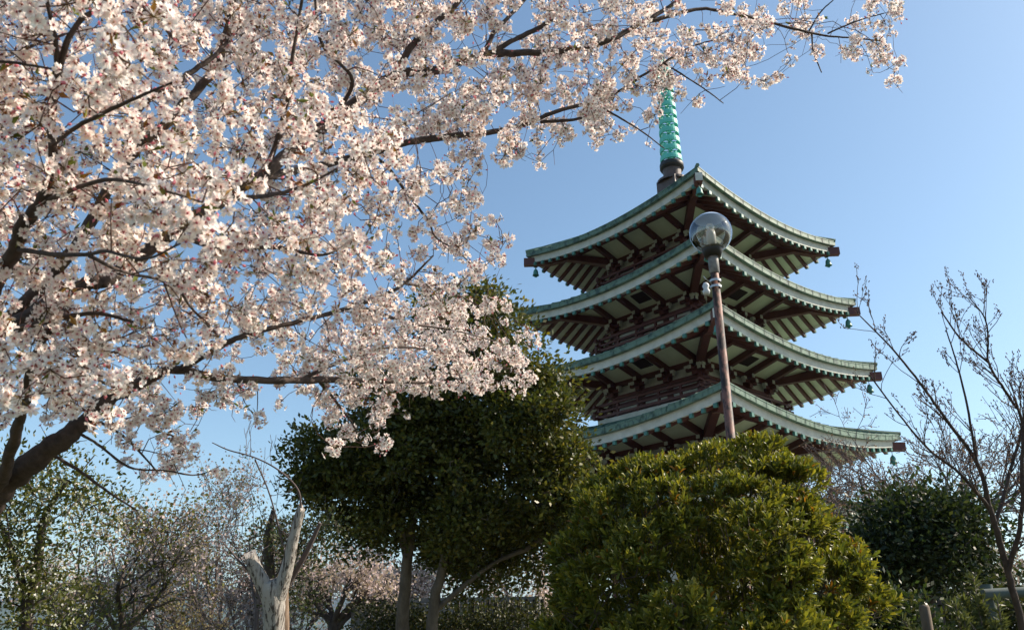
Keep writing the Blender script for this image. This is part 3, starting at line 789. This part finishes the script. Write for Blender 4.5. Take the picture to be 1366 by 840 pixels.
def lob(px, py, dep, rx, ry, rz):
    return (at(px, py, dep), np.array([rx * dep / FPX, rz, ry * dep / FPX]))
def stem(*pts):
    return [tuple(at(x, y, d)) + (wd * d / FPX / 2,) for x, y, d, wd in pts]

E1 = 13.0
leafy('evergreen_tree', 'large dark evergreen tree with two grey trunks, left of the pagoda', 'tree',
      [lob(455, 590, E1, 72, 70, 1.0), lob(430, 640, E1, 42, 45, .7), lob(540, 560, E1, 85, 75, 1.2), lob(620, 470, E1 + .3, 62, 70, 1.0), lob(655, 440, E1 + .3, 42, 46, .7), lob(610, 425, E1 + .3, 46, 46, .7), lob(675, 490, E1, 45, 45, .7),
       lob(712, 520, E1 - .2, 42, 44, .8), lob(728, 570, E1 - .4, 36, 46, .8), lob(690, 590, E1 - .5, 80, 75, 1.2), lob(610, 620, E1 - .3, 90, 70, 1.3), lob(490, 655, E1 + .3, 75, 45, 1.0), lob(680, 680, E1 - .2, 90, 60, 1.2), lob(755, 640, E1 - .4, 36, 66, 1.0), lob(740, 720, E1 - .2, 60, 50, 1.0), lob(590, 690, E1 + .8, 90, 40, .7), lob(665, 735, E1 + .4, 60, 32, .6), lob(510, 700, E1 + .6, 55, 32, .6), lob(705, 765, E1 + .3, 55, 32, .5), lob(640, 760, E1 + .5, 45, 28, .5), lob(440, 660, E1, 40, 35, .6), lob(570, 730, E1 + .8, 60, 30, .9), lob(500, 712, E1 + .5, 50, 30, .9), lob(640, 745, E1 + .6, 60, 32, .9), lob(560, 600, E1, 70, 70, 1.0), lob(545, 690, E1 - .5, 75, 26, .4), lob(650, 715, E1 - .5, 60, 26, .4)],
      [stem((534, 960, E1, 25), (537, 830, E1, 18), (542, 760, E1, 15), (547, 720, E1, 13), (556, 660, E1, 10), (575, 590, E1, 11), (600, 500, E1, 6), (625, 430, E1, 3)),
       stem((545, 745, E1, 13), (530, 690, E1, 11), (505, 640, E1, 10), (470, 590, E1, 5)),
       stem((572, 950, E1 - .2, 21), (579, 810, E1 - .2, 15), (588, 770, E1 - .2, 13), (599, 720, E1 - .2, 10), (620, 660, E1 - .3, 9), (670, 590, E1 - .4, 8), (730, 530, E1 - .3, 4)),
       stem((582, 812, E1 - .2, 8), (620, 780, E1 - .3, 6.5), (660, 750, E1 - .3, 5), (720, 720, E1 - .3, 7), (770, 660, E1 - .3, 4))],
      2250, 52, (.088, .044), .125, [(.070, .083, .016), (.105, .104, .02), (.18, .15, .028)], 21, M['bark_gray'], M['glossleaf'], mid=190, midr=.42, shell=.6)

# ------------------------------------------------------------------ round shrub with rosettes
def rosette_bush(name, label, cen, rad, npads, seed, leafL, cols, nros=46, stray=.02, group=None, padr=(.34, .5), top_only=True):
    rng = np.random.default_rng(seed)
    b = np.array([cen[0], cen[1], 0.0])
    root = thing(name, label, 'shrub', tuple(b), 0, group)
    bm = MB(); net = Net()
    for q in range(7):
        a = rng.uniform(0, 6.28); e = cen + np.array([math.cos(a) * rad[0] * .5, math.sin(a) * rad[1] * .5, rad[2] * .35])
        p = spline([b + rng.normal(size=3) * [.12, .12, 0], b * .5 + e * .5 + rng.normal(size=3) * .12, e], 6)
        bm.tube(p, np.linspace(.035, .015, len(p)), 7); net.add(p, .02)
    d = []
    k = 0
    while len(d) < npads:
        z = 1 - (k + .5) / npads / 1.0 * 1.35; k += 1
        if z < -.35: k = 0; continue
        t = k * 2.39996 + rng.normal(0, .25); s = math.sqrt(max(0, 1 - z * z)); d.append((math.cos(t) * s, math.sin(t) * s, z + rng.normal(0, .06)))
    d = nrm(np.array(d)); hz = np.hypot(d[:, 0], d[:, 1])[:, None]; d = d * np.concatenate([hz ** -.22, hz ** -.22, np.ones_like(hz)], 1); pc = cen + d * np.array(rad) * rng.uniform(.82, .97, (npads, 1))
    pc[:, 2] = np.maximum(pc[:, 2], .2)
    net.attach(bm, pc - d * .1, rng, r_tip=.006, step=.15, sag=.08, per=.012, rmax=.03)
    RP = []; RD = []
    for p, dd in zip(pc, d):
        pr = rng.uniform(*padr)
        v = rdir(nros, rng); v = nrm(v + dd * .55 + np.array([0, 0, .45]))
        rr_ = rng.uniform(.72, 1.02, (nros, 1))
        RP.append(p + v * np.array([pr, pr, pr * .62]) * rr_); RD.append(nrm(v * .7 + dd * .3 + np.array([0, 0, .45]) + rng.normal(size=(nros, 3)) * .22))
    # inner fill
    m = npads * 16; v = rdir(m, rng); RP.append(cen + v * np.array(rad) * rng.uniform(.45, .78, (m, 1))); RD.append(nrm(v + [0, 0, .4]))
    RP = np.concatenate(RP); RD = np.concatenate(RD); keep = RP[:, 2] > .1; RP = RP[keep]; RD = RD[keep]
    # twig for each rosette
    for p, q in zip(RP[::5], RD[::5]): bm.tube([p - q * .16, p - q * .05 , p], [.0035, .003, .0025], 4)
    lv = MB(); n = len(RP); nl = 10
    A = nrm(np.cross(RD, rdir(n, rng))); B = np.cross(RD, A)
    shade = rng.uniform(.75, 1.25, n); old = rng.random(n) < stray * 1.5
    for j in range(nl):
        a = j * 2.39996 + rng.normal(0, .2, n); tilt = rng.uniform(.45, 1.35, n) * (.55 + .6 * j / nl)
        rd = np.cos(a)[:, None] * A + np.sin(a)[:, None] * B
        D = nrm(RD * np.cos(tilt)[:, None] + rd * np.sin(tilt)[:, None]); N = nrm(RD * np.sin(tilt)[:, None] - rd * np.cos(tilt)[:, None])
        c = np.array(cols)[rng.choice(len(cols), n)] * (shade * rng.uniform(.8, 1.25, n))[:, None]
        st = (rng.random(n) < stray) | (old & (rng.random(n) < .5)); c = np.where(st[:, None], np.array([[.38, .17, .02]]) * rng.uniform(.6, 1.1, (n, 1)), c)
        L = rng.uniform(.7, 1.15, n) * leafL
        lv.leaves(RP - RD * .006 * j, D, N, L, L * .27, LONG, np.clip(c, 0, 1))
    child(bm, 'branches', M['bark_gray'], root, b, True)
    child(lv, 'crown', M['glossleaf'], root, b, False, True)
    return root
BD = 6.0
bc = at(944, 800, BD); bc[2] = 1.42
rosette_bush('round_shrub', 'big rounded shrub of glossy yellow green leaf rosettes hiding the foot of the lamp', bc, (1.17, 1.1, 1.60), 120, 31, .076,
             [(.125, .14, .018), (.18, .18, .021), (.09, .11, .017), (.24, .22, .028)], 56, .010, padr=(.20, .31))

# ------------------------------------------------------------------ dark evergreen shrubs on the right
leafy('evergreen_shrub', 'dark glossy evergreen shrub right of the big rounded shrub, before the bare trees', 'shrub',
      [lob(1230, 730, 9.5, 80, 55, .8), lob(1180, 740, 9.5, 45, 40, .6), lob(1270, 690, 9.5, 40, 30, .6), lob(1200, 690, 9.6, 50, 25, .6), lob(1290, 740, 9.4, 35, 45, .5)],
      [stem((1240, 980, 9.5, 16), (1240, 800, 9.5, 12), (1235, 740, 9.5, 8)), stem((1242, 850, 9.5, 9), (1220, 790, 9.5, 7), (1190, 730, 9.5, 5))],
      190, 110, (.07, .03), .16, [(.022, .036, .012), (.034, .048, .014), (.05, .06, .02)], 41, M['bark_dark'], M['glossleaf'])
leafy('evergreen_shrub', 'low dark shrub under the fence beside the weathered post', 'shrub',
      [lob(1200, 830, 7.5, 38, 30, .4), lob(1180, 850, 7.5, 45, 35, .4)], [stem((1195, 1060, 7.5, 10), (1195, 880, 7.5, 6), (1198, 840, 7.5, 4))],
      60, 90, (.06, .026), .11, [(.03, .05, .014), (.05, .065, .018), (.06, .06, .02)], 42, M['bark_dark'], M['glossleaf'])
leafy('evergreen_hedge', 'dark hedge closing the view behind the slatted fence at the right', 'hedge',
      [lob(1130, 800, 13, 90, 60, .8), lob(1250, 800, 13, 90, 60, .8), lob(1360, 810, 13, 80, 55, .8), lob(1180, 850, 13, 150, 60, .8), lob(1340, 860, 13, 100, 60, .8)],
      [stem((1250, 960, 13, 14), (1250, 850, 13, 10), (1245, 800, 13, 6)), stem((1252, 900, 13, 9), (1200, 850, 13, 6), (1130, 800, 13, 4)), stem((1252, 900, 13, 9), (1310, 850, 13, 6), (1360, 810, 13, 4))],
      330, 60, (.09, .045), .17, [(.035, .045, .013), (.05, .06, .016), (.07, .07, .02)], 45, M['bark_dark'], M['leaf'])
leafy('leafy_tree', 'thin yellow green leafy tree with white flowers at the left edge', 'tree',
      [lob(30, 650, 7.5, 70, 50, .8), lob(90, 640, 7.5, 60, 45, .7), lob(30, 740, 7.5, 55, 60, .7), lob(-60, 700, 7.5, 80, 90, .8), lob(75, 790, 7.5, 40, 45, .6), lob(0, 820, 7.5, 50, 40, .6), lob(120, 690, 7.5, 30, 25, .5)],
      [stem((30, 1000, 7.5, 22), (35, 830, 7.5, 17), (48, 760, 7.5, 14), (60, 690, 7.5, 9), (90, 640, 7.5, 4)), stem((38, 800, 7.5, 10), (10, 720, 7.5, 8), (-20, 660, 7.5, 4))],
      230, 42, (.05, .022), .15, [(.085, .095, .018), (.055, .07, .014), (.11, .10, .02)], 43, M['bark_dark'], M['leaf'], shell=.35, flowers=(1500, .022, (.72, .72, .66)), merge=True)
leafy('leafy_tree', 'small leafy tree with dark trunk just behind the dead tree', 'tree',
      [lob(400, 730, 10, 40, 45, .6), lob(360, 720, 10, 25, 35, .5), lob(430, 700, 10, 28, 25, .5), lob(395, 800, 10, 30, 30, .5)],
      [stem((362, 990, 10, 18), (362, 800, 10, 15), (358, 720, 10, 12), (365, 680, 10, 6)), stem((362, 820, 10, 10), (390, 770, 10, 7), (420, 710, 10, 4))],
      90, 36, (.05, .024), .14, [(.05, .06, .018), (.04, .055, .016), (.10, .085, .05)], 44, M['bark_dark'], M['leaf'], shell=.3)

# ------------------------------------------------------------------ recursive bare tree
def grow(mb, p, d, L, r, lvl, rng, tips, spread=.75, upw=.12, kids=(3, 5), shrink=.62, tipr=.002):
    n = 6; pts = [p]; dd = d
    for _ in range(n - 1):
        dd = nrm(dd + rng.normal(size=3) * .13 + np.array([0, 0, upw * .25])); pts.append(pts[-1] + dd * L / (n - 1))
    pts = np.array(pts); r1 = max(tipr, r * .5)
    mb.tube(pts, np.linspace(r, r1, n), 8 if r > .03 else 5 if r > .008 else 4)
    tips.append((pts[-1], dd))
    if lvl == 0:
        for q in (2, 4): tips.append((pts[q], dd))
        return
    for k in range(rng.integers(kids[0], kids[1] + 1)):
        t = rng.uniform(.3, 1.0); i = min(n - 2, int(t * (n - 1))); q = pts[i] + (pts[i + 1] - pts[i]) * (t * (n - 1) - i)
        nd = nrm(dd + nrm(rng.normal(size=3)) * spread + np.array([0, 0, upw]))
        grow(mb, q, nd, L * shrink * rng.uniform(.75, 1.2), max(tipr, r * (1 - .5 * t) * .62), lvl - 1, rng, tips, spread, upw, kids, shrink, tipr)

def far_tree(label, px, ytop, dep, nlimb, seed, blossom=None, leaves=None, wpx=12, spread=.8, kids=(3, 4), lvl=3, trunk_px=850, cat='tree', name='cherry_tree', group=None, bark='bark_far', lean=0, tipr=.004, jit=.2, upw=.12):
    rng = np.random.default_rng(seed)
    ft = at(px, trunk_px, dep); b = np.array([ft[0], ft[1], -.05]); ft[2] = max(ft[2], .5)
    root = thing(name, label, cat, (b[0], b[1], 0), 0, group); tb = MB(); bm = MB(); tips = []
    topz = at(px, ytop, dep)[2]; r0 = wpx * dep / FPX / 2
    P = spline([b, (b + ft) / 2 + [.04 * dep / 10, 0, 0], ft], 5); tb.tube(P, np.linspace(r0 * 1.25, r0, len(P)), 10)
    h = topz - ft[2]
    for k in range(nlimb):
        a = k * 2.4 + rng.uniform(-.3, .3); d = nrm(np.array([math.cos(a) * spread + lean, math.sin(a) * spread * .8, 1]))
        grow(bm, ft - [0, 0, rng.uniform(.05, .35)], d, h * rng.uniform(.42, .6), r0 * .6, lvl, rng, tips, .7, upw, kids, .66, tipr)
    bo = np.array([b[0], b[1], 0])
    child(tb, 'trunk', M[bark], root, bo, True); child(bm, 'branches', M[bark], root, bo, True)
    T = np.array([t[0] for t in tips]); T = T[T[:, 2] > .6]
    for nm, spec in (('blossom', blossom), ('crown', leaves)):
        if not spec: continue
        per, size, cols = spec; lv = MB(); i = np.repeat(np.arange(len(T)), per); n = len(i)
        pos = T[i] + rng.normal(size=(n, 3)) * jit
        c = np.array(cols)[rng.choice(len(cols), n)] * rng.uniform(.8, 1.15, (n, 1))
        L = size * rng.uniform(.6, 1.3, n)
        lv.leaves(pos, rdir(n, rng), rdir(n, rng), L, L * .8, LEAFQ, np.clip(c, 0, 1)); child(lv, nm, M['farleaf'], root, bo, False, True)
    return root
PK = [(.50, .39, .385), (.58, .475, .46), (.42, .335, .33)]
MV = [(.30, .255, .275), (.38, .31, .325), (.25, .22, .235)]
far_tree('far cherry tree in dull mauve bloom left of the dead tree', 285, 625, 22, 8, 51, (2, .085, MV), (1, .07, [(.16, .17, .07)]), 9, lvl=4)
far_tree('dark forked cherry tree with sparse bloom and fresh leaves, near the left edge', 165, 630, 13, 5, 52, (1, .055, PK), (1, .06, [(.13, .14, .03), (.16, .13, .04)]), 15, bark='bark_dark', trunk_px=830, lvl=4, kids=(2, 4))
far_tree('far pale pink cherry tree low between the green tree and the forked tree', 115, 690, 24, 6, 53, (5, .09, PK), None, 8)
far_tree('pale pink cherry tree behind the leaning dead wood, low in the gap', 445, 700, 17, 6, 54, (5, .065, PK), None, 16, trunk_px=830, bark='bark_dark', lean=.2)
far_tree('small hazy cherry tree beyond the forked dark tree', 215, 690, 30, 6, 55, (5, .10, MV), None, 7)
far_tree('pink cherry tree glimpsed through the evergreen above the plaster wall', 690, 700, 24, 6, 56, (6, .09, PK), None, 9)
far_tree('pinkish cherry tree low at the right edge behind the bare trees', 1345, 700, 26, 6, 57, (9, .095, MV), None, 8)
far_tree('far cherry tree with reddish buds behind the plaster wall', 520, 700, 27, 6, 58, (10, .095, PK), None, 8)
far_tree('pale cherry tree just right of the dead tree, before the evergreen', 395, 690, 24, 6, 59, (4, .09, MV), None, 8)
far_tree('low tangle of bare shrub stems left of the dead tree', 235, 745, 15, 7, 64, None, (1, .05, [(.2, .17, .08)]), 5, lvl=4, kids=(2, 4), name='bare_shrub', trunk_px=860, tipr=.004, cat='shrub', jit=.06, spread=1.2)
far_tree('low brushy shrub with fresh leaves at the bottom left corner', 90, 735, 12, 7, 65, None, (2, .05, [(.11, .12, .04), (.15, .13, .05)]), 5, lvl=3, kids=(3, 4), name='leafy_shrub', trunk_px=860, tipr=.004, cat='shrub', jit=.1, spread=1.2)
far_tree('low grey brushwood directly behind the dead trunk', 325, 755, 13, 7, 66, (1, .05, MV), None, 5, lvl=4, kids=(2, 4), name='bare_shrub', trunk_px=860, tipr=.004, cat='shrub', jit=.08, spread=1.2)
# bare trees on the right
far_tree('bare twiggy tree between the rounded shrub and the pagoda', 1085, 580, 15, 6, 61, None, (1, .035, [(.2, .13, .1)]), 8, lvl=4, kids=(2, 4), name='bare_tree', trunk_px=740, tipr=.005, jit=.04)
far_tree('wide bare tree with thick grey limbs behind the dark evergreen shrub', 1240, 480, 18, 9, 62, None, (1, .045, [(.22, .14, .11)]), 13, lvl=4, kids=(3, 4), name='bare_tree', trunk_px=720, tipr=.006, jit=.04, spread=1.2, upw=.05)
far_tree('bare leafless tree rising behind the dead tree', 345, 590, 11.5, 4, 63, None, None, 6, lvl=3, kids=(2, 3), name='bare_tree', trunk_px=780, tipr=.004)

def traced_bare(name, label, stems, seed, ntw, lvl, Lr, budcol):
    rng = np.random.default_rng(seed); st0 = stem(*stems[0]); b = np.array(st0[0][:3]); b[2] = 0
    root = thing(name, label, 'tree', tuple(b)); tb = MB(); bm = MB(); tips = []
    allP = []
    for k, s_ in enumerate(stems):
        q = spline(np.array(stem(*s_)), 6)
        if k == 0: q[0, 2] = min(q[0, 2], -.05)
        (tb if k == 0 else bm).tube(q[:, :3] + rng.normal(size=(len(q), 3)) * q[:, 3:4] * .15, q[:, 3], 8)
        lo = 0 if k else len(q) // 2
        for j in range(lo + 2, len(q)): allP.append((q[j, :3], nrm(q[j, :3] - q[j - 1, :3]), q[j, 3]))
        tips.append((q[-1, :3], nrm(q[-1, :3] - q[-2, :3])))
    for _ in range(ntw):
        p, d, r = allP[rng.integers(len(allP))]
        grow(bm, p, nrm(d + nrm(rng.normal(size=3)) * .75 + [0, 0, .2]), rng.uniform(*Lr), max(.0022, r * .45), lvl, rng, tips, .6, .2, (1, 3), .6, .0017)
    child(tb, 'trunk', M['bark_cherry'], root, b, True); child(bm, 'branches', M['bark_cherry'], root, b, True)
    bd = MB(); T = np.array([t[0] for t in tips]); i = np.repeat(np.arange(len(T)), 3); n = len(i)
    P = T[i] + rng.normal(size=(n, 3)) * .008; D = nrm(np.array([t[1] for t in tips])[i] + rdir(n, rng) * .6)
    A = nrm(np.cross(D, rdir(n, rng))); B = np.cross(D, A)
    v = P[:, None] + .0035 * (OCT[None, :, 0:1] * A[:, None] + OCT[None, :, 1:2] * B[:, None]) + .009 * OCT[None, :, 2:3] * D[:, None]
    off = (np.arange(n) * 6)[:, None, None]
    bd.add(v.reshape(-1, 3), (OF[None] + off).reshape(-1, 3), 0, np.array(budcol))
    child(bd, 'buds', M['farleaf'], root, b, False, True)
    return root
traced_bare('bare_cherry_tree', 'slim bare cherry tree with budding twigs leaning in from the right edge', [
    [(1425, 1100, 5.0, 13), (1364, 840, 5.0, 10), (1345, 765, 5.0, 9), (1328, 700, 5.0, 8), (1319, 672, 5.0, 7), (1303, 616, 5.0, 5.5), (1259, 555, 5.0, 4.2), (1232, 517, 5.0, 3.5), (1193, 468, 5.0, 2.6), (1144, 418, 5.0, 1.5)],
    [(1319, 676, 5.0, 6), (1281, 632, 4.9, 4), (1240, 600, 4.9, 3), (1205, 560, 4.9, 2.4), (1160, 500, 4.8, 2)],
    [(1328, 698, 5.0, 6), (1350, 620, 5.1, 4.5), (1363, 561, 5.1, 4), (1340, 520, 5.1, 3.6), (1319, 484, 5.1, 3), (1318, 455, 5.1, 2.6), (1314, 425, 5.1, 2), (1294, 398, 5.1, 1.4)],
    [(1319, 484, 5.1, 3), (1281, 451, 5.1, 2.5), (1256, 416, 5.1, 1.8)],
    [(1345, 760, 5.0, 7), (1363, 690, 4.9, 6), (1364, 600, 4.9, 5), (1368, 540, 4.9, 3.5), (1374, 490, 4.9, 2.4)],
    [(1303, 616, 5.0, 4), (1290, 540, 5.0, 3), (1275, 480, 5.0, 2.2), (1262, 440, 5.0, 1.6)]],
    71, 95, 1, (.12, .28), (.24, .13, .09))

# ------------------------------------------------------------------ dead tree
DD = 7.0
b = np.array(at(366, 900, DD)); b[2] = 0
dead = thing('dead_tree', 'forked dead tree with bleached bare wood and peeling bark', 'tree', tuple(b))
def woody(mb, pts, n=14, seed=0, rough=.10, cut=False):
    r_ = np.random.default_rng(seed); q = spline(np.array(stem(*pts)), 8)
    P = q[:, :3]; T = nrm(np.gradient(P, axis=0)); u = nrm(np.cross(T, [0, 1, .01])); v = np.cross(T, u); an = np.arange(n) * 2 * math.pi / n
    prof = 1 + rough * r_.normal(size=n); ring = []
    for k in range(len(P)):
        prof = prof * .92 + .08 * (1 + rough * 2.0 * r_.normal(size=n))
        ring.append(P[k] + (np.cos(an)[:, None] * u[k] + np.sin(an)[:, None] * v[k]) * (q[k, 3] * prof)[:, None])
    ring = np.array(ring)
    ring[-1] += T[-1] * r_.uniform(-.03, .05, n)[:, None] * (1 if cut else .3)
    k = len(P); i = np.arange(k - 1)[:, None] * n; j = np.arange(n)[None]
    mb.add(ring.reshape(-1, 3), np.stack([i + j, i + (j + 1) % n, i + n + (j + 1) % n, i + n + j], -1).reshape(-1, 4))
    mb.add(ring[-1], [tuple(range(n))])
mb = MB(); woody(mb, [(366, 1130, DD, 36), (366, 900, DD, 31), (366, 840, DD, 29), (365, 808, DD, 29), (362, 786, DD, 28), (358, 775, DD, 20)], seed=3); child(mb, 'trunk', M['dead'], dead, b, True)
mb = MB(); woody(mb, [(363, 812, DD, 22), (357, 790, DD, 21), (346, 768, DD, 19), (338, 752, DD, 18), (335, 742, DD, 17)], seed=4, cut=True); child(mb, 'limb', M['dead'], dead, b, True)
mb = MB(); woody(mb, [(367, 812, DD, 20), (374, 786, DD, 19), (384, 752, DD, 16), (393, 712, DD, 13), (402, 678, DD, 9)], seed=5, cut=True); child(mb, 'limb', M['dead'], dead, b, True)
mb = MB()
woody(mb, [(376, 850, DD + .05, 16), (376, 800, DD + .06, 15), (382, 755, DD + .06, 12), (392, 705, DD + .05, 9), (400, 674, DD + .03, 5)], seed=6, rough=.2, n=9)
child(mb, 'bark_strip', M['deadbark'], dead, b, True)
mb = MB(); rg = np.random.default_rng(9); tp_ = []
for pts in ([(402, 680, DD, 2.8), (397, 652, DD, 2.5), (372, 627, DD, 2.2), (340, 610, DD, 1.9), (305, 600, DD, 1.8), (283, 590, DD, 1.2)], [(340, 612, DD, 2), (360, 660, DD, 2), (378, 728, DD, 2.6)],
            [(372, 800, DD + .1, 9), (386, 776, DD + .1, 8), (408, 738, DD + .1, 7), (427, 697, DD + .1, 5)], [(336, 765, DD, 3), (321, 750, DD, 3), (308, 735, DD, 2.5), (296, 722, DD, 1.6)]):
    mb = MB(); q = spline(np.array(stem(*pts)), 6); mb.tube(q[:, :3], q[:, 3], 6)
    for _ in range(7):
        j = rg.integers(3, len(q)); 
        if q[j, 3] < .014: grow(mb, q[j, :3], nrm(rg.normal(size=3) + [0, 0, .9]), rg.uniform(.12, .3), .003, 1, rg, tp_, .6, .2, (1, 2), .6, .0018)
    child(mb, 'branch', M['bark_far'], dead, b, True)


# ------------------------------------------------------------------ plaster wall, fences, post, rail, candle plants
def wall_seg():
    a = at(470, 840, 17); c = at(722, 840, 16); a[2] = 0; c[2] = 0
    top = at(560, 797, 16.5)[2]
    root = thing('plaster_wall', 'low grey plaster wall behind the evergreen trunks', 'wall', tuple(a)); mb = MB()
    mb.beam(a + [0, 0, top / 2 - .05], c + [0, 0, top / 2 - .05], .2, top - .1); child(mb, 'wall_body', M['wall'], root, a)
    mb = MB(); mb.beam(a + [0, 0, top - .035], c + [0, 0, top - .035], .28, .09); child(mb, 'coping', M['wall'], root, a)
wall_seg()
def picket(name, label, p0, p1, top, gap, wd, rails, seed, d_off=0):
    r_ = np.random.default_rng(seed); a = p0.copy(); c = p1.copy(); a[2] = 0; c[2] = 0
    root = thing(name, label, 'fence', tuple(a)); L = np.linalg.norm(c - a); d = (c - a) / L; nn = np.cross(d, [0, 0, 1])
    mb = MB()
    for s in np.arange(0, L, gap):
        p = a + d * s; h = top + r_.normal(0, .015); mb.box(p + [0, 0, h / 2], wd, .025, h, 0, [d, nn, np.array([0, 0, 1])])
    child(mb, 'pickets', M['fence'], root, a)
    for z in rails:
        mb = MB(); mb.beam(a + nn * .04 + [0, 0, z], c + nn * .04 + [0, 0, z], .05, .07); child(mb, 'rail', M['fence'], root, a)
leafy('low_shrub', 'low dark shrub growing along the foot of the plaster wall and picket fence', 'shrub',
      [lob(520, 838, 14, 60, 34, .4), lob(610, 836, 14, 60, 32, .4), lob(690, 828, 14, 60, 36, .4)], [stem((600, 930, 14, 8), (605, 880, 14, 6), (610, 850, 14, 4))],
      170, 60, (.07, .03), .14, [(.045, .055, .015), (.06, .065, .018), (.09, .08, .025)], 46, M['bark_dark'], M['leaf'])
picket('picket_fence', 'dark picket fence along the grey plaster wall under the evergreen', at(610, 840, 15), at(725, 840, 14.6), at(660, 799, 14.8)[2], .145, .065, (.5, 1.5), 1)
picket('picket_fence', 'dark slatted fence behind the evergreen shrub on the right', at(1150, 840, 10.8), at(1262, 840, 10.8), at(1200, 766, 10.8)[2], .12, .06, (.6, 2.0), 2)
pb = at(1238, 840, 6.5); pb[2] = 0; pt = at(1238, 806, 6.5)[2]
post = thing('wooden_post', 'weathered round wooden post standing at the right, below the dark shrub', 'post', tuple(pb))
mb = MB(); mb.lathe([(.042, -.05), (.04, pt - .02), (.034, pt), (0, pt + .004)], 14); mb.build('shaft', M['post'], post, True)
a = at(1312, 792, 7.0); c = at(1420, 786, 7.0)
rail = thing('log_rail', 'grey green horizontal rail at the right edge behind the slim bare tree', 'railing', (a[0], a[1], 0)); ao = np.array([a[0], a[1], 0])
mb = MB(); mb.tube([a, c], .042, 12); child(mb, 'rail', M['rail'], rail, ao, True)
for s in (.12, .9):
    p = a + (c - a) * s; mb = MB(); mb.tube([[p[0], p[1] + .09, -.05], [p[0], p[1] + .09, p[2] + .08]], .05, 12); child(mb, 'rail_post', M['rail'], rail, ao, True)
candle = None
def candle_plant(px, py, dep, seed, label):
    r_ = np.random.default_rng(seed); p = at(px, py, dep); b = np.array([p[0], p[1], 0])
    root = thing('young_pine', label, 'plant', tuple(b), 0, 'young pines by the rail')
    tb = MB(); lv = MB(); H = p[2]
    st = [(b, b + [0, 0, H])] + [(b + [0, 0, H * .7], b + np.array([r_.normal() * .14, r_.normal() * .1, H * r_.uniform(.86, .97)])) for _ in range(4)]
    for k, (s, e) in enumerate(st):
        q = spline([s, (s + e) / 2 + r_.normal(size=3) * .02, e], 5); tb.tube(q, np.linspace(.02 if k == 0 else .007, .005, len(q)), 6)
        n = 420 if k == 0 else 180
        t = r_.uniform(.35 if k == 0 else .1, 1, n)[:, None]; pos = s + (e - s) * t; dr = nrm(rdir(n, r_) + np.array([0, 0, .9]))
        lv.leaves(pos, dr, rdir(n, r_), np.full(n, .075), np.full(n, .004), LEAFQ, np.array([.10, .115, .04]) * r_.uniform(.7, 1.4, (n, 1)))
    child(tb, 'trunk', M['post'], root, b, True); child(lv, 'needles', M['leaf'], root, b, False, True)
candle_plant(1298, 768, 6.4, 1, 'tallest pale green young pine with upright shoots, below the dark shrub')
candle_plant(1275, 806, 6.2, 2, 'short young pine left of the tallest young pine, beside the post')
candle_plant(1330, 800, 6.3, 3, 'young pine right of the tallest one, just under the rail')
